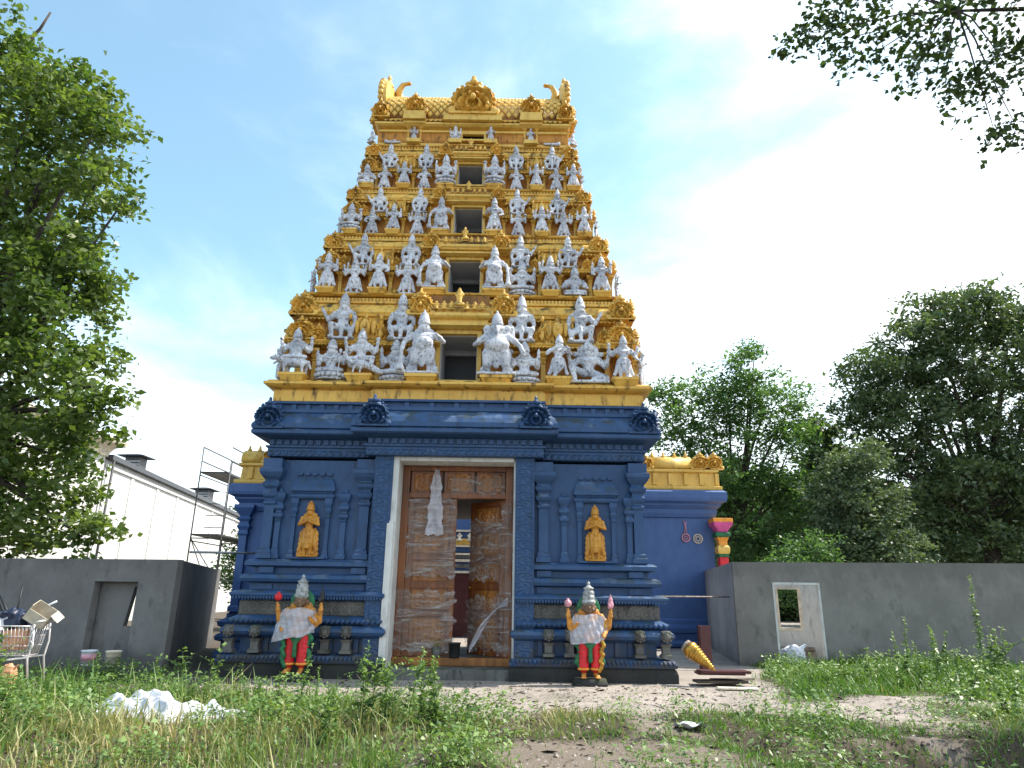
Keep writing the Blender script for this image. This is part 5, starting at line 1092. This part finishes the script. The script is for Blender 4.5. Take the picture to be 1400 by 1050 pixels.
for a, b_, r, m, lab in (((-.12, .0, .86), (-.55, .05, 1.42), .026, BLACK, 'thick black pole leaning left out of the shopping cart'), ((-.05, .02, .86), (-.48, .0, 1.46), .018, BLACK, 'thinner black pole beside the thick one in the shopping cart'), ((-.14, .05, .95), (-.17, .1, 1.55), .014, BLACK, 'slim upright black pole in the shopping cart'), ((.05, .1, 1.12), (.42, .12, 1.32), .016, FABR, 'short pale stick poking right out of the shopping cart')):
    in_cart(MB().tube([(cx_+a[0], cy_+a[1], cz_+a[2]), (cx_+b_[0], cy_+b_[1], cz_+b_[2])], r, 8).build('pole', m, None, True), lab, 'pole')
tag(link('rubbish_bag', sackmesh('rubbish_bag', .30, .26, .46, 24), FABR, None, (cx_-.05, cy_-.50, cz_+.02)), 'white bag standing in the grass under the shopping cart', 'bag', 'bags under the shopping cart')
tag(link('rubbish_bag', sackmesh('rubbish_bag', .28, .24, .44, 25), ORBAG, None, (cx_+.25, cy_-.42, cz_+.03)), 'orange and white sack standing in the grass under the shopping cart', 'bag', 'bags under the shopping cart')

# ------------------------------------------------------------------ trees
def leaves(blobs, per, size, clump=.4, nclump=26, up=.25, aspect=.62, seed=0, droop=.0):
    """leaf quads in small clumps scattered through ellipsoid blobs, fuller towards the outside"""
    g = np.random.default_rng(seed); out, tone = [], []
    for (x, y, z, r) in blobs:
        nc = max(4, int(per*r*r)); d = g.normal(size=(nc, 3)); d /= np.linalg.norm(d, axis=1)[:, None]
        rad = r*(1.16-.85*g.random(nc)**1.5); c = np.array([x, y, z])+d*rad[:, None]*np.array([1, 1, .88])
        n = nc*nclump; cc = np.repeat(c, nclump, 0)+g.normal(size=(n, 3))*clump*np.array([.55, .55, .34]); 
        ct_ = np.repeat(g.normal(size=nc)*.22+.5, nclump)
        ax = g.normal(size=(n, 3)); ax[:, 2] = ax[:, 2]*.5-droop; ax /= np.linalg.norm(ax, axis=1)[:, None]
        nr = g.normal(size=(n, 3))+np.array([0, 0, up*4]); sd = np.cross(ax, nr); sd /= np.linalg.norm(sd, axis=1)[:, None]; up_ = np.cross(sd, ax)
        s = size*g.uniform(.6, 1.25, n)[:, None]
        a = cc-ax*s*.5; b = cc+sd*s*.5*aspect+up_*s*.10-ax*s*.05; e = cc+ax*s*.5-up_*s*.08; f = cc-sd*s*.5*aspect+up_*s*.10-ax*s*.05
        out.append(np.stack([a, b, e, f], 1)); tone.append(np.clip(ct_+g.normal(size=n)*.18, 0, 1))
    return np.concatenate(out), np.concatenate(tone)
def tree(name, base, trunk_r, fork, blobs, m, per, size, label, cat='tree', group=None, seed=0, limb_to=None, extra=(), lr=1.0, **kw):
    t = empty(name, base, 0, label, cat, group); bx, by, bz = base
    V, tn = leaves(blobs, per, size, seed=seed, **kw); V = V-np.array(base)
    link('crown', quads('crown', V, tn, m), None, t)
    r = random.Random(seed); top = Vector((fork[0]-bx, fork[1]-by, fork[2]-bz)); mid = top*.5+Vector((r.uniform(-.2, .2), r.uniform(-.2, .2), 0))
    MB().tube([(0, 0, -.3), (0, 0, .15), mid, top], [trunk_r*1.5, trunk_r*1.1, trunk_r*.9, trunk_r*.72], 12).build('trunk', BARK, t, True)
    for bl in (limb_to or blobs):
        e = Vector((bl[0]-bx, bl[1]-by, bl[2]-bz)); st_ = top*r.uniform(.72, 1.0); mm = st_*.45+e*.55+Vector((r.uniform(-.3, .3), r.uniform(-.3, .3), r.uniform(.0, .5)))*min(1.5, bl[3])*.5
        MB().tube([st_, st_*.7+mm*.3, mm, e], [trunk_r*.42*lr, trunk_r*.34*lr, trunk_r*.22*lr, trunk_r*.06*lr+.003], 7).build('limb', BARK, t, True)
    for pts, rr in extra: MB().tube([Vector(p)-Vector(base) for p in pts], rr, 7).build('dead_branch', BARK, t, True)
    return t
LT = [(-15.6, 4, 17.6, 2.0), (-14.2, 3.6, 17.3, 1.3), (-12.9, 3.5, 16.4, 1.4), (-11.8, 3.4, 15.1, 1.25), (-11.5, 3.5, 13.3, 1.15), (-12.3, 3.8, 11.6, 1.5), (-15, 4.5, 14.5, 2.4), (-13.4, 4, 14.3, 1.5), (-14.8, 4.5, 10.8, 2.6), (-12.3, 4, 9.6, 1.7), (-11.4, 3.5, 9.9, 1.1), (-11.6, 3.5, 7.9, 1.4), (-10.3, 3.4, 6.9, 1.1), (-14.6, 5, 7.4, 2.6), (-12.6, 4.4, 6.2, 1.8), (-11.3, 3.8, 5.1, 1.3), (-10.1, 3.6, 6.2, .8), (-14.6, 5, 4.6, 2.1), (-12.3, 4.2, 3.7, 1.5), (-10.9, 3.9, 3.4, 1.0), (-10.0, 3.8, 2.9, .75), (-13.2, 3.6, 2.6, 1.3), (-16, 5, 12, 2.5), (-10.6, 3.5, 12.6, .6), (-16.5, 5, 6, 2.5)]
tree('maple_tree', (-15.8, 5.2, -.05), .36, (-15.2, 4.8, 6.5), LT, LEAFL, 12.5, .23, 'tall broad-leaved tree filling the left edge above the cart', seed=3, clump=.44, nclump=50, extra=[([(-15.0, 3.6, 17.6), (-14.75, 3.5, 18.6), (-14.45, 3.5, 19.1), (-14.25, 3.5, 19.8)], [.07, .06, .045, .03])])
TA = [(13.8, 20, 12.9, 1.5), (12.6, 20, 12.0, 1.8), (14.6, 20, 11.4, 1.7), (10.4, 20, 11.2, 1.6), (9.4, 20, 9.4, 1.7), (16.0, 20, 11.6, 1.0), (15.7, 20, 9.3, 1.4), (13, 20.5, 9.2, 2.6), (11, 20, 7.2, 2.2), (13.6, 20, 6.4, 2.2), (15, 20, 6.6, 1.3), (9.6, 20.5, 5.2, 2), (12, 20, 4.2, 2), (14.4, 20, 4, 1.8), (8.6, 20, 11.8, .9), (14.2, 20, 14.2, .7)]
tree('locust_tree', (12.6, 20.6, -.1), .28, (12.7, 20.4, 5.5), TA, LEAFA, 13, .26, 'airy light green tree just right of the golden tower', seed=5, clump=.55, nclump=48, up=.45, aspect=.45)
TB = [(20.6, 22, 11.6, 1.4), (21.8, 22, 13.6, 1.8), (23.6, 22, 15.2, 2.0), (25.6, 22, 16.8, 2.0), (27.8, 22, 17.4, 2.0), (30.0, 22, 17.2, 2.2), (32.4, 22, 16.6, 2.4), (22.6, 22, 10.6, 2.2), (25.2, 22.5, 12.8, 3.0), (29, 22.5, 13.4, 3.2), (33, 22.5, 12.6, 3), (23.4, 22, 7.6, 2.2), (26.4, 22.5, 8.6, 3), (30.2, 22.5, 8.6, 3.2), (23, 22, 4.6, 2), (26.2, 22, 4.4, 2.4), (30, 22, 4.4, 2.8), (21.2, 22, 9.2, 1.2), (34, 23, 7, 3)]
tree('chestnut_tree', (27, 23.2, -.1), .5, (27, 22.8, 6), TB, LEAFB, 12, .34, 'large dark round-crowned tree at the right edge behind the hut', seed=6, clump=.62, nclump=46, up=.2, aspect=.42, droop=.5)
TC = [(20.3, 28, 11.9, 1.0), (21.4, 28, 12.0, .8), (20.8, 28, 10.4, 1.4), (22.3, 28, 9.9, 1.2), (20.6, 28, 8.2, 1.8), (22.6, 28, 7.4, 1.8), (21.4, 28, 5.4, 2.4), (19.0, 28, 6.6, 1.6)]
tree('far_tree', (21.2, 28.6, -.1), .26, (21.1, 28.3, 6), TC, LEAFB, 40, .30, 'slim dark tree seen between the airy tree and the large dark one', seed=8, clump=.5, nclump=22)
TD = [(16.9, 17, 7.3, 1.1), (17.9, 17, 8.0, .9), (16.3, 17, 5.9, 1.4), (18.0, 17, 5.9, 1.2), (17.2, 17, 4.2, 1.6), (15.6, 17, 4.0, 1.1), (18.8, 17, 3.8, 1.1), (17, 17, 2.6, 1.5)]
tree('elder_bush', (17.1, 17.4, -.1), .14, (17.1, 17.3, 2.6), TD, LEAFD, 55, .20, 'bright grey-green bush standing above the right hut wall', 'bush', seed=9, clump=.38, nclump=26)
TE = [(13.0, 14.6, 3.2, 1.0), (14.0, 14.6, 3.5, .9), (12.3, 14.6, 2.4, 1.0), (14.6, 14.6, 2.4, 1.0)]
tree('low_shrub', (13.4, 14.8, -.1), .09, (13.4, 14.8, 1.4), TE, LEAFA, 60, .16, 'low green shrub behind the right hut below the airy tree', 'bush', seed=10, clump=.34, nclump=24)
TF = [(-9.7, 17.5, 4.2, 1.4), (-8.6, 17.5, 3.2, 1.5), (-10.4, 17.5, 2.6, 1.5), (-8.2, 17.5, 5.0, 1.0), (-9.2, 17.5, 1.4, 1.7)]
tree('garden_tree', (-9.1, 17.9, -.1), .12, (-9.1, 17.8, 2), TF, LEAFA, 55, .18, 'small green tree below the scaffold beside the blue side building', seed=12, clump=.38, nclump=24)
wood_ = [(x, 40+3*math.sin(x), z, 3.0) for x in np.arange(9, 62, 4.6) for z in (2, 5.6, 8.4+1.5*math.sin(x*.7))]
V, tn = leaves(wood_, 17, .55, 1.0, 22, seed=14)
tag(link('far_wood', quads('far_wood', V, tn, LEAFB), None), kind='stuff')
far2 = [(x, 48+3*math.sin(x), z, 3.2) for x in np.arange(-70, -23, 5) for z in (2, 6)]+[(x, 60, z, 3.2) for x in np.arange(-17, 8, 5) for z in (1.5, 3.5)]
V, tn = leaves(far2, 12, .6, 1.0, 20, seed=15)
tag(link('far_hedge', quads('far_hedge', V, tn, LEAFB), None), kind='stuff')
# overhanging branch: the tree stands outside the picture on the right
OB = [(4.05, -9, 7.05, .26), (4.4, -9, 6.95, .30), (4.75, -9, 6.80, .28), (4.7, -9.1, 7.3, .35), (5.1, -9, 6.65, .28), (5.4, -9, 6.45, .25), (5.3, -9.1, 7.05, .4), (5.75, -9, 6.30, .26), (5.95, -9.1, 6.6, .35), (6.0, -9, 5.95, .22), (6.3, -9, 6.15, .35), (5.8, -9.1, 7.3, .4), (6.4, -9.1, 6.9, .4), (4.3, -9.1, 7.5, .3), (5.78, -9.0, 5.86, .10)]
OB2 = [(7.2, -9, 6.6, .6), (7.4, -9.2, 7.8, .8), (8.6, -9, 8.2, 1.0), (12.4, -4.2, 7.4, .9), (13.6, -4.1, 7.8, 1.1), (15, -4, 8.2, 1.3), (16.5, -3.9, 8.6, 1.3), (13.4, -5.3, 8.6, 1.1), (15, -5.3, 8.8, 1.2), (12.6, -5.2, 7.0, .9)]  # unseen outer clumps, the farther ones added to shade the right foreground
lt_ = tree('linden_tree', (13.4, -6.8, -.3), .26, (13.2, -6.6, 5.6), OB+OB2, LEAFC, 190, .07, 'leafy branch of a tree hanging into the top right corner', seed=16, clump=.14, nclump=11, limb_to=OB2[3:], lr=.25, aspect=.75)
# the low bough that reaches into the picture: one bent, tapering limb with forked twigs
b0 = Vector((13.4, -6.8, -.3)); bough = [(13.2, -6.6, 5.5), (11.2, -7.4, 6.6), (9.4, -8.2, 7.35), (7.7, -8.8, 7.55), (6.5, -9.05, 7.35), (5.6, -9.1, 7.25)]
MB().tube([Vector(p)-b0 for p in bough], [.10, .075, .055, .04, .026, .012], 8).build('limb', BARK, lt_, True)
tr_ = random.Random(4)
for bl in OB:
    e = Vector(bl[:3]); st_ = Vector(min(bough[3:], key=lambda p: (Vector(p)-e).length)); m1 = st_.lerp(e, .35)+Vector((0, 0, tr_.uniform(.02, .18))); m2 = st_.lerp(e, .7)+Vector((0, 0, tr_.uniform(-.02, .12)))
    MB().tube([st_-b0, m1-b0, m2-b0, e-b0], [.011, .009, .006, .003], 6).build('twig', BARK, lt_, True)

# ------------------------------------------------------------------ weeds and grass
def weed(x, y, h, label, n=70, spread=.16, leaf=.11, m=WEED, seed=0, stems=1, spike=False):
    g = np.random.default_rng(seed+100); z = float(gz(x, y)); w = empty('tall_weed', (x, y, z-.02), 0, label, 'weed', 'tall weeds'); V, tn = [], []
    def shoot(p0, lx, ly, hh, nn, lf):
        pt = lambda t: np.array([p0[0]+lx*t*t, p0[1]+ly*t*t, p0[2]+hh*t])
        MB().tube([tuple(pt(t)) for t in (0, .35, .7, 1)], [.006, .005, .004, .0015], 5).build('stem', m, w)
        for k in range(nn):
            t = .05+.95*g.random()**.85; c = pt(t); a = g.uniform(0, 6.28); L_ = lf*(1.2-.75*t)*g.uniform(.45, 1.35); el = .15+.6*t+g.normal()*.3
            d = np.array([math.cos(a)*math.cos(el), math.sin(a)*math.cos(el), math.sin(el)]); sd = np.array([-math.sin(a), math.cos(a), g.normal()*.4])*L_*g.uniform(.13, .24); tip = c+d*L_-np.array([0, 0, L_*g.uniform(.05, .5)]); md_ = c+d*L_*.55
            V.append([c, md_+sd, tip, md_-sd]); tn.append(np.clip(.25+.5*t+g.normal()*.28, 0, 1))
    for s in range(stems):
        ox, oy = g.normal(0, .11 if stems > 1 else 0, 2); lx, ly = g.normal(0, .12, 2)*h; hh = h*g.uniform(.6, 1.0) if s else h
        shoot((ox, oy, 0), lx*(.5 if spike else 1), ly*.5, hh, int(n*1.25) if spike else n//2, leaf*(.95 if spike else 1.25))
        for q in range(0 if spike else 3):
            t = g.uniform(.25, .75); b_ = g.normal(0, .30, 2)*h; shoot((ox+lx*t*t, oy+ly*t*t, hh*t), b_[0], b_[1], hh*g.uniform(.18, .4), n//7, leaf*.9)
    link('leaves', quads('leaves', np.array(V), np.array(tn), m), None, w); return w
WL = [(-4.34, -2.97, .55, 'weed in front of the left hut beside the tarpaulin top', 60, 1), (-4.75, -2.9, .50, 'slim weed left of the tarpaulin before the two buckets', 50, 1), (-5.05, -3.3, .62, 'bushy-tipped weed between the shopping cart and the buckets', 70, 1), (-3.47, -2.87, .82, 'tallest weed in front of the left hut corner', 80, 2), (-3.0, -2.8, .5, 'short weed by the left corner of the gate base', 50, 1), (-1.42, -5.2, .95, 'pale weed in front of the left guardian', 90, 2), (-1.55, -3.8, .55, 'small weed right of the left guardian', 50, 1), (-.70, -4.6, .95, 'thin upright weed before the left door pillar', 60, 1), (-.30, -5.6, .82, 'bushy silvery weed left of the doorway middle', 110, 5), (.02, -5.2, .92, 'tall feathery weed in front of the closed door leaf', 100, 3), (.28, -5.5, .55, 'low bushy weed right of the feathery one', 90, 4), (-.75, -6.1, .6, 'leafy weed in the foreground left of the dirt patch', 90, 4), (-6.25, -4.0, .95, 'leafy weed growing before the left end of the shopping cart', 90, 4), (-2.5, -3.9, .42, 'low weed right of the tarpaulin', 60, 2), (-5.0, -5.6, .8, 'leafy weed at the lower left edge below the shopping cart', 120, 6), (-4.4, -6.3, .6, 'low leafy weed in the bottom left corner', 110, 6)]
for k, (x, y, h, lab, n, st_) in enumerate(WL): weed(x, y, h, lab, n, leaf=.10 if h < .7 else .12, seed=k, stems=st_, spike=k in (1, 2, 5, 6, 7, 9))
WR = [(8.28, -1.2, .80, 'leftmost tall weed spike before the right hut', 60, 1), (8.75, -1.1, .70, 'second weed spike from the left before the right hut', 60, 1), (9.45, -.6, .85, 'middle weed spike before the right hut', 60, 2), (10.3, -.5, 1.62, 'very tall leaning weed at the right edge', 130, 1), (10.9, .0, .8, 'weed at the foot of the very tall leaning one', 60, 3), (8.0, -.7, .55, 'short weed left of the weed spikes before the right hut', 50, 1), (8.9, -2.0, .6, 'weed nearest the viewer in the bright grass on the right', 60, 2), (7.75, -.2, .45, 'low weed near the open doorway of the right hut', 50, 1), (12.0, -.6, 1.0, 'bushy weed cluster at the far right edge before the hut', 90, 5), (9.0, -.2, .95, 'slender weed between the two middle spikes before the right hut', 60, 1), (9.9, .3, .75, 'weed spike just left of the very tall leaning one', 60, 1), (8.85, -3.2, .5, 'low weed at the right edge of the bare strip', 60, 2)]
for k, (x, y, h, lab, n, st_) in enumerate(WR): weed(x, y, h*1.25, lab, int(n*1.7), leaf=.125, seed=50+k, stems=st_, spike=k not in (4, 6))

g = np.random.default_rng(77); NB = 520000
x = g.uniform(-11, 16, NB); y = g.uniform(-8.5, 3.8, NB)
keep = (np.abs(x-1.2) < .84*(y+14.5)+.6)
x, y = x[keep], y[keep]; dn, lf, rt = dens(x, y); k = g.random(len(x)) < dn*(.2+.8*smooth01(.35+.9*nz2(x, y, 5.5, 31)))*.72; x, y, dn, lf, rt = x[k], y[k], dn[k], lf[k], rt[k]; n = len(x)
pt = nz2(x, y, 1.1, 5); h = g.gamma(3.2, .31, n)*(.085+.07*lf*(1+.7*pt)+.035*rt)*(.55+.45*dn)*np.where(g.random(n) < .04, 2.1, 1.0); h = h.clip(.03, .62)
dry = np.clip(.22+.55*nz2(x, y, .9, 9)+.42*lf*smooth01((-4.6-y)/1.5)-.35*rt+g.normal(0, .25, n)-.1, 0, 1)
a = g.uniform(0, 6.28, n); lean = g.gamma(2, .22, n)*h; bx_, by_ = np.cos(a)*lean, np.sin(a)*lean; wv = g.uniform(.004, .0115, n)*(1+.5*rt); b2 = a+PI/2+g.normal(0, .6, n); wx, wy = np.cos(b2)*wv, np.sin(b2)*wv; z = gz(x, y)-.01
def P(t, s): return np.stack([x+bx_*t*t+wx*s, y+by_*t*t+wy*s, z+h*t*(1-.12*t)], -1)
V1 = np.stack([P(0, -1), P(0, 1), P(.55, .8), P(.55, -.8)], 1); V2 = np.stack([P(.55, -.8), P(.55, .8), P(1, .08), P(1, -.08)], 1)
tag(link('grass', quads('grass', np.concatenate([V1, V2]), np.concatenate([dry, dry]), GRASS), None), kind='stuff')
# broad-leaved ground weeds among the grass
x = g.uniform(-9, 14, 60000); y = g.uniform(-8, 3.4, 60000); dn, lf, rt = dens(x, y); k = (g.random(len(x)) < dn*.55*smooth01(.4+1.2*nz2(x, y, 2.2, 21))) & (np.abs(x-1.2) < .84*(y+14.5)+.5); x, y = x[k], y[k]; rt = rt[k]; n = len(x)
a = g.uniform(0, 6.28, n); s = g.uniform(.02, .06, n); el = g.uniform(.1, 1.0, n); c = np.stack([x, y, gz(x, y)+g.uniform(.02, .16, n)], -1); d = np.stack([np.cos(a)*np.cos(el), np.sin(a)*np.cos(el), np.sin(el)], -1)*s[:, None]; sd = np.stack([-np.sin(a), np.cos(a), 0*a], -1)*s[:, None]*.33
V = np.stack([c-d, c+sd, c+d, c-sd], 1); tag(link('ground_cover', quads('ground_cover', V, g.uniform(0, .8, n), WEED), None), kind='stuff')
np_ = 2300; px0 = g.uniform(-8, 12, np_*4); py0 = g.uniform(-7.8, 3, np_*4); dn, lf, rt = dens(px0, py0); k = (g.random(len(px0)) < dn*smooth01(.45+1.0*nz2(px0, py0, 1.7, 41))) & (np.abs(px0-1.2) < .84*(py0+14.5)+.4); px0, py0 = px0[k][:np_], py0[k][:np_]
m_ = 26; n = len(px0)*m_; cx0 = np.repeat(px0, m_); cy0 = np.repeat(py0, m_); sc_ = np.repeat(g.uniform(.5, 1.3, len(px0)), m_)
hh = g.random(n)*.30*sc_; c = np.stack([cx0+g.normal(0, .06, n)*sc_, cy0+g.normal(0, .06, n)*sc_, gz(cx0, cy0)+.01+hh], -1); a = g.uniform(0, 6.28, n); el = g.normal(.35, .35, n); L_ = (g.uniform(.03, .085, n)*sc_)[:, None]
d = np.stack([np.cos(a)*np.cos(el), np.sin(a)*np.cos(el), np.sin(el)], -1)*L_; sd = np.stack([-np.sin(a), np.cos(a), g.normal(0, .4, n)], -1)*L_*.26; dr = np.zeros((n, 3)); dr[:, 2] = L_[:, 0]*.25
tag(link('broadleaf_weeds', quads('broadleaf_weeds', np.stack([c, c+d*.55+sd, c+d-dr, c+d*.55-sd], 1), np.clip(np.repeat(g.uniform(.1, .8, len(px0)), m_)+g.normal(0, .15, n), 0, 1), WEED), None), kind='stuff')
# gravel and leaf litter on the bare strip
n = 7000; x = g.uniform(-5, 11, n); y = g.uniform(-8, -.3, n); s = g.gamma(1.6, .009, n).clip(.006, .06)
mb_v, mb_f = [], []; oct_ = np.array([(1, 0, 0), (0, 1, 0), (-1, 0, 0), (0, -1, 0), (0, 0, .7), (0, 0, -.4)]); of = [(0, 1, 4), (1, 2, 4), (2, 3, 4), (3, 0, 4)]
zz = gz(x, y)
for i in range(n):
    t = g.uniform(0, 6.28); ca, sa = math.cos(t), math.sin(t); k0 = len(mb_v); e1 = g.uniform(.6, 1.4)
    for p in oct_: px_, py_ = p[0]*e1, p[1]; mb_v.append((x[i]+s[i]*(px_*ca-py_*sa), y[i]+s[i]*(px_*sa+py_*ca), zz[i]+s[i]*p[2]*.8))
    mb_f += [tuple(q+k0 for q in f) for f in of]
GRAV = plain('gravel_stone', (.26, .23, .20), .9, .5, 30); mb = MB(); mb.v, mb.f = mb_v, mb_f
tag(mb.build('gravel', GRAV), kind='stuff')
n = 6500; x = g.uniform(-4, 10, n); y = g.uniform(-7.5, -.4, n); a = g.uniform(0, 6.28, n); s = g.gamma(2, .016, n).clip(.01, .11); c = np.stack([x, y, gz(x, y)+.010], -1); d = np.stack([np.cos(a), np.sin(a), g.normal(0, .15, n)], -1)*s[:, None]; sd = np.stack([-np.sin(a), np.cos(a), g.normal(0, .4, n)], -1)*s[:, None]*g.uniform(.1, .4, n)[:, None]
LITT = plain('dead_leaf', (.055, .04, .028), .9, .5, 30)
tag(link('leaf_litter', quads('leaf_litter', np.stack([c-d, c+sd, c+d, c-sd], 1), None, LITT), None), kind='stuff')
